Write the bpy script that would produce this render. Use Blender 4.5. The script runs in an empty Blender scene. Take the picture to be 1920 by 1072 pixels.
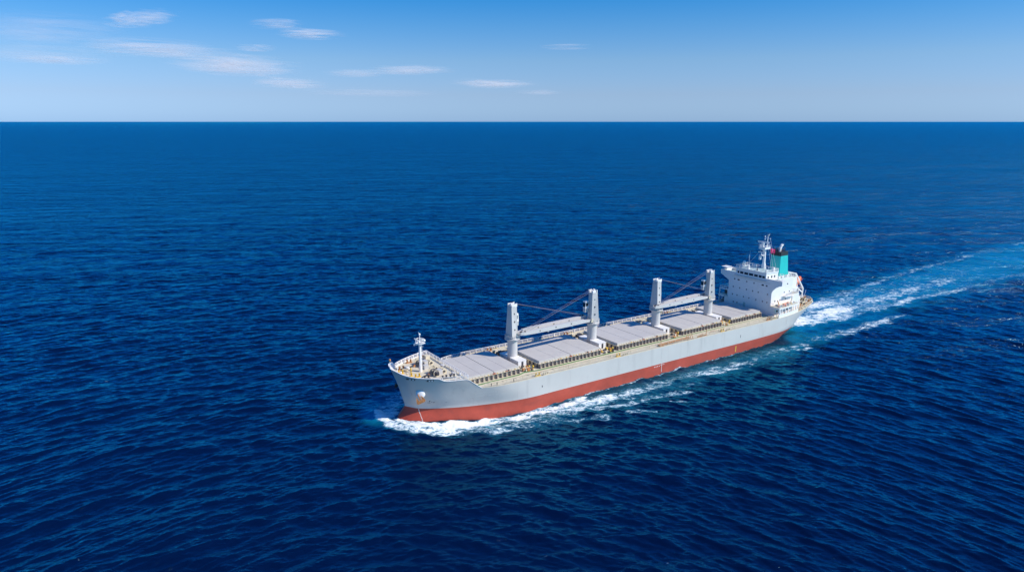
import bpy, bmesh, math, random
import numpy as np
from mathutils import Vector, Matrix
random.seed(7); rng = np.random.default_rng(11)
S = bpy.context.scene
COL = S.collection
R = math.radians

# ------------------------------------------------------------------ materials
def mat(name, base, rough=0.5, metal=0.0, var=0.08, scale=0.6, dirt=None, dirt_amt=0.0, dirt_scale=(1, 1, 1),
        bump=0.0, spec=0.5, dirt_lo=0.55, dirt_hi=0.75):
    m = bpy.data.materials.new(name); m.use_nodes = True
    nt = m.node_tree; N = nt.nodes; L = nt.links
    b = N['Principled BSDF']; b.inputs['Roughness'].default_value = rough
    b.inputs['Metallic'].default_value = metal; b.inputs['Specular IOR Level'].default_value = spec
    tc = N.new('ShaderNodeTexCoord')
    n = N.new('ShaderNodeTexNoise'); n.inputs['Scale'].default_value = scale; n.inputs['Detail'].default_value = 6
    n.inputs['Roughness'].default_value = 0.65
    L.new(tc.outputs['Object'], n.inputs['Vector'])
    r = N.new('ShaderNodeMapRange'); r.inputs[1].default_value = 0.3; r.inputs[2].default_value = 0.7
    r.inputs[3].default_value = 1 - var; r.inputs[4].default_value = 1 + var
    L.new(n.outputs['Fac'], r.inputs[0])
    mx = N.new('ShaderNodeVectorMath'); mx.operation = 'SCALE'
    mx.inputs[0].default_value = base[:3]; L.new(r.outputs[0], mx.inputs['Scale'])
    out = mx.outputs[0]
    if dirt is not None:
        mp = N.new('ShaderNodeMapping'); mp.inputs['Scale'].default_value = dirt_scale
        L.new(tc.outputs['Object'], mp.inputs['Vector'])
        d = N.new('ShaderNodeTexNoise'); d.inputs['Scale'].default_value = 1.0; d.inputs['Detail'].default_value = 8
        d.inputs['Roughness'].default_value = 0.7
        L.new(mp.outputs[0], d.inputs['Vector'])
        dr = N.new('ShaderNodeMapRange'); dr.inputs[1].default_value = dirt_lo; dr.inputs[2].default_value = dirt_hi
        dr.inputs[3].default_value = 0; dr.inputs[4].default_value = dirt_amt
        L.new(d.outputs['Fac'], dr.inputs[0])
        mm = N.new('ShaderNodeMix'); mm.data_type = 'RGBA'
        L.new(dr.outputs[0], mm.inputs['Factor']); L.new(out, mm.inputs[6]); mm.inputs[7].default_value = (*dirt, 1)
        out = mm.outputs[2]
    L.new(out, b.inputs['Base Color'])
    if bump:
        bp = N.new('ShaderNodeBump'); bp.inputs['Strength'].default_value = 1.0; bp.inputs['Distance'].default_value = bump
        L.new(n.outputs['Fac'], bp.inputs['Height']); L.new(bp.outputs[0], b.inputs['Normal'])
    return m

M = {}
M['hull_grey'] = mat('hull_grey_paint', (.57, .535, .495), .38, var=.04, scale=.12, dirt=(.36, .33, .31), dirt_amt=.45, dirt_scale=(.45, 1, .05), bump=.02)
M['hull_red'] = mat('antifouling_red', (.44, .066, .035), .55, var=.16, scale=.22, dirt=(.22, .05, .04), dirt_amt=.55, dirt_scale=(.07, 1, .5), bump=.02)
M['deck'] = mat('deck_cream_paint', (.62, .56, .43), .7, var=.08, scale=.5, dirt=(.38, .29, .2), dirt_amt=.5, dirt_scale=(.12, .9, 1), dirt_lo=.5)
M['hatch'] = mat('hatch_grey_paint', (.52, .49, .455), .55, var=.05, scale=.35, dirt=(.40, .38, .38), dirt_amt=.5, dirt_scale=(.25, .5, 1))
M['stay'] = mat('coaming_stay_paint', (.17, .15, .16), .6, var=.25, scale=1.5)
M['cream'] = mat('coaming_cream_paint', (.68, .60, .44), .6, var=.1, scale=.9, dirt=(.34, .18, .08), dirt_amt=.7, dirt_scale=(1.4, 1.4, 1.4), dirt_lo=.56)
M['steel'] = mat('crane_grey_paint', (.54, .52, .50), .45, var=.05, scale=.5, dirt=(.42, .37, .33), dirt_amt=.4, dirt_scale=(1, 1, .15))
M['white'] = mat('white_paint', (.84, .81, .78), .45, var=.03, scale=.4, dirt=(.55, .5, .45), dirt_amt=.25, dirt_scale=(1.2, 1.2, .15), dirt_lo=.6)
M['roof'] = mat('pale_green_roof_paint', (.42, .56, .55), .65, var=.08, scale=1.0, dirt=(.4, .42, .4), dirt_amt=.4, dirt_scale=(.6, .6, .6))
M['glass'] = mat('dark_window_glass', (.012, .018, .026), .12, var=.2, spec=.8)
M['dark'] = mat('dark_machinery', (.05, .05, .06), .55, var=.3, scale=3, dirt=(.25, .11, .05), dirt_amt=.6, dirt_scale=(2.5, 2.5, 2.5))
M['black'] = mat('black_funnel_paint', (.02, .022, .028), .6, var=.15)
M['teal'] = mat('teal_funnel_paint', (.02, .50, .47), .5, var=.05, scale=.5)
M['rust'] = mat('rusty_iron', (.46, .20, .07), .8, var=.3, scale=2.2)
M['yellow'] = mat('yellow_paint', (.72, .46, .05), .6, var=.1, scale=2, dirt=(.3, .14, .05), dirt_amt=.5, dirt_scale=(2, 2, 2))
M['orange'] = mat('orange_gelcoat', (.78, .14, .025), .4, var=.05)
M['red'] = mat('rust_red_paint', (.45, .10, .05), .6, var=.15, scale=2)
M['green'] = mat('green_pipe_paint', (.09, .22, .07), .6, var=.15, scale=.3)
M['wire'] = mat('galvanised_wire', (.16, .15, .19), .5, var=.05)
M['rope'] = mat('mooring_rope', (.48, .40, .28), .9, var=.2, scale=4)
M['flagcloth'] = mat('flag_cloth', (.42, .01, .10), .8, var=.1)

# ------------------------------------------------------------------ mesh builder
OFF = [0.0, 0.0, 0.0]                               # shift of the group being built; feet on the main deck (7.5) stay there
class MB:
    def __init__(s): s.v = []; s.f = []; s.m = []; s.sm = []
    def add(s, vs, fs, mi=0, smooth=False):
        o = len(s.v); s.v += [tuple(float(c) for c in p) for p in vs]
        for f in fs: s.f.append([o + i for i in f]); s.m.append(mi); s.sm.append(smooth)
        return s
    def box(s, x0, x1, y0, y1, z0, z1, mi=0, tx=0, ty=0, sh=0):
        # tx, ty shrink the top; sh shifts the top along x
        v = [(x0, y0, z0), (x1, y0, z0), (x1, y1, z0), (x0, y1, z0),
             (x0 + tx + sh, y0 + ty, z1), (x1 - tx + sh, y0 + ty, z1), (x1 - tx + sh, y1 - ty, z1), (x0 + tx + sh, y1 - ty, z1)]
        return s.add(v, [(3, 2, 1, 0), (4, 5, 6, 7), (0, 1, 5, 4), (1, 2, 6, 5), (2, 3, 7, 6), (3, 0, 4, 7)], mi)
    def tube(s, p, q, r0, r1=None, n=10, mi=0, cap=True, smooth=True):
        r1 = r0 if r1 is None else r1
        p = Vector(p); q = Vector(q); d = (q - p).normalized()
        a = d.orthogonal().normalized(); b = d.cross(a)
        vs = []
        for c, r in ((p, r0), (q, r1)):
            for i in range(n):
                t = 2 * math.pi * i / n
                vs.append(c + a * math.cos(t) * r + b * math.sin(t) * r)
        s.add(vs, [(i, (i + 1) % n, n + (i + 1) % n, n + i) for i in range(n)], mi, smooth)
        if cap: s.add(vs, [tuple(range(n - 1, -1, -1)), tuple(range(n, 2 * n))], mi)
        return s
    def bar(s, p, q, w, h=None, mi=0):
        # rectangular bar
        h = w if h is None else h
        p = Vector(p); q = Vector(q); d = (q - p).normalized()
        up = Vector((0, 0, 1)) if abs(d.z) < .95 else Vector((1, 0, 0))
        a = d.cross(up).normalized() * w / 2; b = a.cross(d).normalized() * h / 2
        vs = [c + i * a + j * b for c in (p, q) for i, j in ((-1, -1), (1, -1), (1, 1), (-1, 1))]
        return s.add(vs, [(3, 2, 1, 0), (4, 5, 6, 7), (0, 1, 5, 4), (1, 2, 6, 5), (2, 3, 7, 6), (3, 0, 4, 7)], mi)
    def lathe(s, c, prof, n=20, mi=0, axis='z', smooth=True):
        vs = []
        for (r, h) in prof:
            for i in range(n):
                t = 2 * math.pi * i / n; u, w = r * math.cos(t), r * math.sin(t)
                vs.append({'z': (c[0] + u, c[1] + w, c[2] + h), 'y': (c[0] + u, c[1] + h, c[2] + w), 'x': (c[0] + h, c[1] + u, c[2] + w)}[axis])
        fs = [(k * n + i, k * n + (i + 1) % n, (k + 1) * n + (i + 1) % n, (k + 1) * n + i) for k in range(len(prof) - 1) for i in range(n)]
        s.add(vs, fs, mi, smooth)
        s.add(vs, [tuple(range(n - 1, -1, -1)), tuple(range((len(prof) - 1) * n, len(prof) * n))], mi)
        return s
    def prism(s, poly, axis, a, b, mi=0):
        # poly: 2D points in the plane normal to axis, extruded from a to b
        def P(u, w, t): return {'x': (t, u, w), 'y': (u, t, w), 'z': (u, w, t)}[axis]
        n = len(poly); vs = [P(u, w, a) for u, w in poly] + [P(u, w, b) for u, w in poly]
        return s.add(vs, [tuple(range(n - 1, -1, -1)), tuple(range(n, 2 * n))] + [(i, (i + 1) % n, n + (i + 1) % n, n + i) for i in range(n)], mi)
    def each(s, name, mats, parent=None, bevel=0.0, gap=.02):
        # one object per separate piece
        nf = len(s.f); bb = []
        for f in s.f:
            p = np.array([s.v[i] for i in f]); bb.append([p.min(0) - gap, p.max(0) + gap])
        comps = []
        for i in range(nf):
            lo, hi = bb[i]; hit = [c for c in comps if np.all(c[0] <= hi) and np.all(lo <= c[1])]
            ids = [i]
            for c in hit: ids += c[2]; lo = np.minimum(lo, c[0]); hi = np.maximum(hi, c[1])
            hs_ = {id(c) for c in hit}; comps = [c for c in comps if id(c) not in hs_]
            comps.append([lo, hi, ids])
        comps = sorted(comps, key=lambda c: -len(c[2])); out = []
        done = False
        while not done:
            done = True
            for a in range(len(comps)):
                for b in range(a + 1, len(comps)):
                    if np.all(comps[a][0] <= comps[b][1]) and np.all(comps[b][0] <= comps[a][1]):
                        comps[a] = [np.minimum(comps[a][0], comps[b][0]), np.maximum(comps[a][1], comps[b][1]), comps[a][2] + comps[b][2]]
                        comps.pop(b); done = False; break
                if not done: break
        for c in comps:
            q = MB()
            for i in sorted(c[2]): q.add([s.v[k] for k in s.f[i]], [tuple(range(len(s.f[i])))], s.m[i], s.sm[i])
            o = q.build(name, mats, parent, 0, True, True); out.append(o)
        return out
    def build(s, name, mats, parent=None, bevel=0.0, fix=True, weld=False):
        V = [(x + OFF[0], y + OFF[1], z + (0 if abs(z - 7.5) < 1e-6 else OFF[2])) for x, y, z in s.v] if any(OFF) else s.v
        me = bpy.data.meshes.new(name); me.from_pydata(V, [], s.f)
        for mm in (mats if isinstance(mats, (list, tuple)) else [mats]): me.materials.append(M[mm] if isinstance(mm, str) else mm)
        me.polygons.foreach_set('material_index', s.m); me.polygons.foreach_set('use_smooth', s.sm)
        if fix:
            bm = bmesh.new(); bm.from_mesh(me)
            if weld: bmesh.ops.remove_doubles(bm, verts=bm.verts, dist=1e-4)
            bmesh.ops.recalc_face_normals(bm, faces=bm.faces); bm.to_mesh(me); bm.free()
        me.update()
        o = bpy.data.objects.new(name, me); COL.objects.link(o)
        if parent is not None: o.parent = parent
        if bevel:
            b = o.modifiers.new('bevel', 'BEVEL'); b.width = bevel; b.segments = 2; b.limit_method = 'ANGLE'
        return o

def tag(o, label=None, cat=None, group=None, kind=None):
    for k, v in (('label', label), ('category', cat), ('group', group), ('kind', kind)):
        if v: o[k] = v
    return o

# ------------------------------------------------------------------ ship frame
AZ = R(56.4)
SC = 72.0
AST = np.array([math.sin(AZ), math.cos(AZ)]); PRT = np.array([math.cos(AZ), -math.sin(AZ)])
O2 = AST * 2.07 * SC + PRT * (-2.14 * SC + 2.35)
Z0 = 0.6                                            # the ship's own datum stands this far above the sea
ship = bpy.data.objects.new('cargo_ship', None); COL.objects.link(ship)
ship.location = (O2[0], O2[1], Z0); ship.rotation_euler = (0, 0, math.atan2(-AST[1], -AST[0]))
tag(ship, 'long grey and red bulk carrier with four deck cranes and a teal funnel', 'cargo ship')

def herm(xs, ys, x):
    xs = np.asarray(xs, float); ys = np.asarray(ys, float)
    d = np.diff(ys, axis=0) / np.diff(xs).reshape(-1, *([1] * (ys.ndim - 1)))
    m = np.empty_like(ys); m[0] = d[0]; m[-1] = d[-1]
    h = np.diff(xs)
    for i in range(1, len(xs) - 1): m[i] = (d[i - 1] * h[i] + d[i] * h[i - 1]) / (h[i] + h[i - 1])
    i = int(min(max(np.searchsorted(xs, x) - 1, 0), len(xs) - 2)); t = (x - xs[i]) / h[i]
    if x <= xs[0]: return ys[0] + m[0] * (x - xs[0])
    if x >= xs[-1]: return ys[-1] + m[-1] * (x - xs[-1])
    return (ys[i] * (2 * t**3 - 3 * t**2 + 1) + m[i] * h[i] * (t**3 - 2 * t**2 + t) + ys[i + 1] * (-2 * t**3 + 3 * t**2) + m[i + 1] * h[i] * (t**3 - t**2))
st75 = [(-84, 0), (-83.4, 3.0), (-81.2, 5.5), (-71, 9.4), (-60, 12.1), (-45, 13.05), (0, 13.05), (40, 13.05)]
LV = {
 -6.0: [(-66, 0), (-66, .6), (-64, 2), (-60, 4), (-55, 6.5), (-40, 11.5), (0, 13.05), (40, 13.05), (52, 12.2), (59, 10.8), (65, 9.0), (71, 6.6), (76.5, 5.0), (82.5, 3.2), (86.0, 0)],
 -0.8: [(-75, 0), (-74, 1.0), (-71.5, 2.6), (-67, 5.4), (-60, 8.6), (-45, 12.5), (0, 13.05), (40, 13.05), (51.5, 13.0), (58.5, 12.1), (65, 10.6), (71, 8.4), (76.2, 6.2), (80.6, 3.5), (83.2, 0)],
 2.45: [(-79, 0), (-78, 1.4), (-75.5, 3.4), (-69, 7.2), (-60, 11.3), (-45, 13.0), (0, 13.05), (40, 13.05), (51, 13.03), (58, 11.9), (64.5, 10.1), (70, 8.2), (74.4, 6.0), (78.4, 3.4), (80.7, 0)],
 5.0: [(-81.8, 0), (-81, 2.4), (-79, 4.6), (-70, 8.5), (-60, 11.8), (-45, 13.05), (0, 13.05), (40, 13.05), (52, 13.05), (59, 12.4), (64.8, 10.8), (70.2, 9.1), (75, 7.0), (79.4, 3.9), (81.3, 0)],
 7.5: st75 + [(53, 13.05), (60, 12.75), (64.9, 11.5), (70.4, 9.9), (75.5, 7.9), (80.0, 4.7), (82.0, 0)],
 10.4: st75 + [(53, 13.05), (60, 12.9), (65.4, 12.2), (70.9, 10.9), (76, 8.9), (81.2, 5.4), (83.0, 0)],
 12.5: st75 + [(53, 13.05), (60, 12.95), (65.5, 12.4), (71, 11.3), (76.5, 9.6), (81.9, 6.0), (83.9, 0)]}
LZ = sorted(LV); LA = np.array([LV[z] for z in LZ]); UK = np.arange(15.0)
def hp(u, z):
    a = np.array([herm(UK, LA[k], u) for k in range(len(LZ))])
    p = herm(LZ, a, z); return float(p[0]), max(float(p[1]), 0.0)
us = np.concatenate([np.linspace(0, 2, 14), np.linspace(2, 5, 20)[1:], np.linspace(5, 8, 30)[1:], np.linspace(8, 14, 90)[1:]])
def ztop(u):
    X = hp(u, 9)[0]
    return float(np.interp(X, [64.6, 65.3, 68.2, 68.9, 73.4, 74.2, 75.2, 79.5, 81.6, 82.7], [7.5, 7.65, 10.35, 10.65, 10.65, 10.85, 11.55, 12.0, 12.4, 12.95]))
def ztop_far(u):
    # the far side carries an open rail, with plating only round the very bow
    X = hp(u, 9)[0]
    return float(np.interp(X, [64.6, 65.3, 68.2, 68.9, 79.0, 79.8, 81.6, 82.7], [7.5, 7.65, 10.35, 10.65, 10.75, 12.0, 12.4, 12.95]))
_grid = {}
def hull_y(X, z):
    # half breadth of the shell at station X and height z
    key = round(z, 3)
    if key not in _grid: _grid[key] = np.array([hp(u, z) for u in np.linspace(1, 14, 260)])
    g = _grid[key]; return float(np.interp(X, g[:, 0], g[:, 1]))

# hull shell
mb = MB(); zl = list(np.linspace(-6, -0.8, 6)) + list(np.linspace(-0.8, 2.45, 7))[1:] + list(np.linspace(2.45, 7.5, 9))[1:]
for sgn in (1, -1):
    tops = [ztop(u) if sgn > 0 else ztop_far(u) for u in us]
    rows = []
    for z in zl: rows.append([(*hp(u, z), z) for u in us])
    for k in range(1, 5):
        rows.append([(*hp(u, 7.5 + (t - 7.5) * k / 4), 7.5 + (t - 7.5) * k / 4 + (0 if t > 7.51 else .0)) for u, t in zip(us, tops)])
    n = len(us); o = []
    vs = [(x, sgn * y, z) for r in rows for x, y, z in r]
    for k in range(len(rows) - 1):
        red = rows[k + 1][0][2] <= 2.46
        fs = []
        for i in range(n - 1):
            if k >= len(zl) - 1 and max(tops[i], tops[i + 1]) < 7.52: continue
            fs.append((k * n + i, k * n + i + 1, (k + 1) * n + i + 1, (k + 1) * n + i))
        mb.add([], [], 0)
        base = 0
        if k == 0: mb._o = len(mb.v); mb.v += vs
        for f in fs: mb.f.append([mb._o + q for q in f]); mb.m.append(1 if red else 0); mb.sm.append(True)
hull = mb.build('hull', ['hull_grey', 'hull_red'], ship, fix=False)
bm = bmesh.new(); bm.from_mesh(hull.data); bmesh.ops.remove_doubles(bm, verts=bm.verts, dist=.004)
bmesh.ops.recalc_face_normals(bm, faces=bm.faces); bm.to_mesh(hull.data); bm.free()

# inner face and cap rail of the bulwark round the bow
def inner(u, z, d=.22):
    x, y = hp(u, z); x2, y2 = hp(u + .01, z) if u < 13.99 else hp(u, z)
    x1, y1 = hp(u - .01, z)
    tx, ty = x2 - x1, y2 - y1; l = math.hypot(tx, ty) or 1
    nx, ny = -ty / l, tx / l                     # outward normal of the port shell is (-ty, tx) turned outwards
    if ny < 0: nx, ny = -nx, -ny
    if u > 13.9: nx, ny = 1, 0
    return x - nx * d, max(y - ny * d, 0)
mb = MB()
for sgn in (1, -1):
    P = []
    for u, t in zip(us, [ztop(u) if sgn > 0 else ztop_far(u) for u in us]):
        if t < 7.52: continue
        X = hp(u, 9)[0]; dz = 7.45 if X < 68.4 else 10.5
        xi, yi = inner(u, t); xo, yo = hp(u, t); xb, yb = inner(u, dz)
        xo2, yo2 = inner(u, t, -.06)
        P.append(((xo2, sgn * yo2, t - .02), (xo2, sgn * yo2, t + .06), (xi, sgn * yi, t + .06), (xb, sgn * yb, dz)))
    n = len(P); vs = [q for p in P for q in p]
    mb.add(vs, [(4 * i + k, 4 * i + k + 1, 4 * i + k + 5, 4 * i + k + 4) for i in range(n - 1) for k in range(3)], 0, False)
    for i in range(0, n - 1, 3):
        a, b = P[i][2], P[i][3]
        if a[0] > 74 and a[2] - b[2] > .5:
            d = Vector((a[0] - 70, a[1] * .9, 0)).normalized() * .55
            mb.bar((a[0] - .02, a[1], a[2] - .1), (b[0] - d.x, b[1] - d.y, b[2]), .1)
mb.build('bulwark', 'white', ship)

# decks
def deck(name, x0, x1, z, m, ny=8):
    mb = MB(); xs = [x0] + [x for x in sorted(set(round(hp(u, z)[0], 3) for u in us)) if x0 < x < x1] + [x1]
    vs = []
    for x in xs:
        y = max(hull_y(x, z) - .03, .01) if x > -83.2 else max(0.01, 3.0 * (1 - ((-83.2 - x) / .8) ** 2) ** .5)
        vs += [(x, y * (1 - 2 * k / ny), z) for k in range(ny + 1)]
    w = ny + 1
    mb.add(vs, [(i * w + k, i * w + k + 1, (i + 1) * w + k + 1, (i + 1) * w + k) for i in range(len(xs) - 1) for k in range(ny)])
    return mb.build(name, m, ship)
deck('main_deck', -83.9, 68.42, 7.49, 'deck')
deck('forecastle_deck', 68.4, 83.2, 10.6, 'deck')
mb = MB(); y = hull_y(68.4, 7.5) - .1
mb.box(68.3, 68.46, -y, y, 7.5, 10.64)
for yy in (-9, -3.2, 3.2, 9): mb.box(68.24, 68.3, yy - .45, yy + .45, 7.55, 9.3, 1)
mb.build('forecastle_bulkhead', ['cream', 'dark'], ship)

# gunwale angle along the deck edge and the green waterway line
mb = MB()
for sgn in (1, -1):
    X = np.linspace(-81, 64.5, 160); pts = [(x, sgn * (hull_y(x, 7.5) - .08), 7.56) for x in X]
    for a, b in zip(pts[:-1], pts[1:]): mb.bar(a, b, .14, .18)
mb.each('gunwale', 'cream', ship)
mb = MB()
for sgn in (1, -1):
    pts = [(64.6, sgn * 9.3), (60, 9.2 * sgn), (52, 9.0 * sgn), (50, 8.3 * sgn), (47.5, 8.6 * sgn), (46, 9.0 * sgn), (22, 9.0 * sgn), (-10, 9.15 * sgn), (-30, 9.3 * sgn), (-48.5, 9.5 * sgn)]
    for a, b in zip(pts[:-1], pts[1:]): mb.bar((*a, 7.6), (*b, 7.6), .26, .16)
mb.each('waterway_bar', 'green', ship)
mb = MB()
for sgn in (1, -1):
    for yy, r in ((9.9, .09), (10.3, .07), (10.8, .06)):
        mb.tube((62 if yy < 10.7 else 40, sgn * yy, 7.72), (-52, sgn * yy, 7.72), r, n=6)
    for x in np.arange(-50, 60, 4.0): mb.box(x - .06, x + .06, sgn * 9.75 if sgn > 0 else -10.9, 10.9 if sgn > 0 else -9.75, 7.5, 7.66)
mb.build('deck_pipes', 'deck', ship)

# ------------------------------------------------------------------ rails
def rail(name, pts, h=1.05, step=2.0, rails=3, pr=.045, rr=.03, m='white', parent=None, fat=0):
    mb = MB(); acc = 0; nxt = 0; k = 0
    for a, b in zip(pts[:-1], pts[1:]):
        a = Vector(a); b = Vector(b); l = (b - a).length
        while nxt <= acc + l + 1e-6:
            p = a + (b - a) * ((nxt - acc) / l)
            r = pr * (2.0 if fat and k % fat == 0 else 1)
            mb.bar(p, p + Vector((0, 0, h)), r * 2)
            nxt += step; k += 1
        acc += l
        for j in range(rails):
            z = h * (j + 1) / rails
            mb.bar(a + Vector((0, 0, z)), b + Vector((0, 0, z)), rr * 2 * (1.5 if j == rails - 1 else 1))
    return mb.build(name, m, parent or ship)
def edge(x0, x1, n, sgn, z=7.5, d=.3):
    return [(x, sgn * (hull_y(x, z) - d), z) for x in np.linspace(x0, x1, n)]
rail('railing', edge(64, -80.5, 60, -1), fat=4, rr=.04, pr=.06)
rail('railing', edge(64, -50, 40, 1), rr=.018, pr=.028, m='cream', step=3)
rail('railing', edge(-50, -81, 20, 1), rr=.03, pr=.045, m='cream', step=1.5)
rail('railing', [(-81, 5.2, 7.5), (-83, 2.9, 7.5), (-83.7, 0, 7.5), (-83, -2.9, 7.5), (-81, -5.2, 7.5)], m='cream', step=1.3)
for s in (1, -1):
    rail('railing', [(x, s * (hull_y(x, 10.6) - .25), 10.6) for x in np.linspace(68.6, 76.2 if s > 0 else 80.2, 9)], rr=.03 if s > 0 else .05, pr=.04 if s > 0 else .09, m='white', step=1.6)
y = hull_y(68.6, 10.6) - .3
rail('railing', [(68.6, -y, 10.6), (68.6, y, 10.6)], rr=.05, pr=.07, step=1.9)

# ------------------------------------------------------------------ hatches
HX = [(51.2, 66.7), (23.4, 44.6), (-3.4, 16.7), (-27.8, -10.0), (-47.9, -33.0)]
for hi, (x0, x1) in enumerate(HX):
    mb = MB()
    w = 7.65
    mb.box(x0 + .15, x1 - .15, -w, w, 7.5, 8.78)                      # coaming walls
    mb.box(x0 - .25, x1 + .25, -w - .95, -w + .3, 8.78, 8.86, 0)     # coaming top plate
    mb.box(x0 - .25, x1 + .25, w - .3, w + .42, 8.78, 8.86, 0)
    mb.box(x0 - .5, x0 + .3, -w + .3, w - .3, 8.78, 8.86, 0); mb.box(x1 - .3, x1 + .5, -w + .3, w - .3, 8.78, 8.86, 0)
    hatch = mb.build('cargo_hatch', ['cream'], ship)
    n = int((x1 - x0) / 1.32)
    for i in range(n + 1):
        x = x0 + .1 + (x1 - x0 - .2) * i / n
        if hi == 0 and i == 0:
            ms = MB(); ms.box(-.07, .07, w, w + .52, 7.5, 8.78); ms.box(-.11, .11, w + .44, w + .54, 7.5, 8.7); ms.box(-.28, .28, w + .42, w + .5, 8.6, 8.75)
            stay0 = ms.build('coaming_stay', 'stay', hatch); st = stay0
        else: st = stay0.copy(); COL.objects.link(st); st.parent = hatch
        st.location.x = x
    for s in (1, -1):
        ms = MB(); ms.bar((x0, s * (w + .6), 8.2), (x1, s * (w + .6), 8.2), .08); ms.build('coaming_rail', 'stay', hatch)
    for xx in (x1, x0):
        for k in range(9):
            yy = -w + .7 + (2 * w - 1.4) * k / 8; ms = MB(); ms.box(xx - .35, xx + .35, yy - .07, yy + .07, 7.5, 8.78); ms.build('coaming_bracket', 'stay', hatch)
    # folding cover panels: four, the middle joint the widest
    L = x1 - x0; q = [x0, x0 + L * .25, x0 + L * .5, x0 + L * .75, x1]
    for i in range(4):
        g0 = .09 if i == 2 else .025; g1 = .09 if i == 1 else .025
        mc = MB(); mc.box(q[i] + g0, q[i + 1] - g1, -7.65, 7.65, 8.86, 9.5)
        mc.build('hatch_cover', 'hatch', hatch, bevel=.03)
    # cleats and wheels on the coaming, small fittings
    mf = MB(); 
    for k in range(int(L / .9)):
        x = x0 + .5 + k * .9 + random.uniform(-.1, .1)
        for s in (1, -1):
            mf.box(x - .1, x + .1, s * 7.98 - .1, s * 7.98 + .1, 8.86, 8.86 + random.uniform(.12, .3), random.choice((0, 0, 0, 1, 2)))
    tag(mf.build('coaming_cleats', ['cream', 'rust', 'yellow'], hatch), kind='stuff')
    mg = MB()
    for x, mi in ((x0 + L * .5, 0), (x0 + L * .22, 1)):
        mg.lathe((x, 8.0, 9.08), [(.16, -.14), (.2, 0), (.16, .14)], 10, mi, 'y'); mg.box(x - .5, x + .5, 7.9, 8.05, 8.86, 9.05, 0)
    mg.each('cover_wheel', ['red', 'dark'], hatch)

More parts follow.
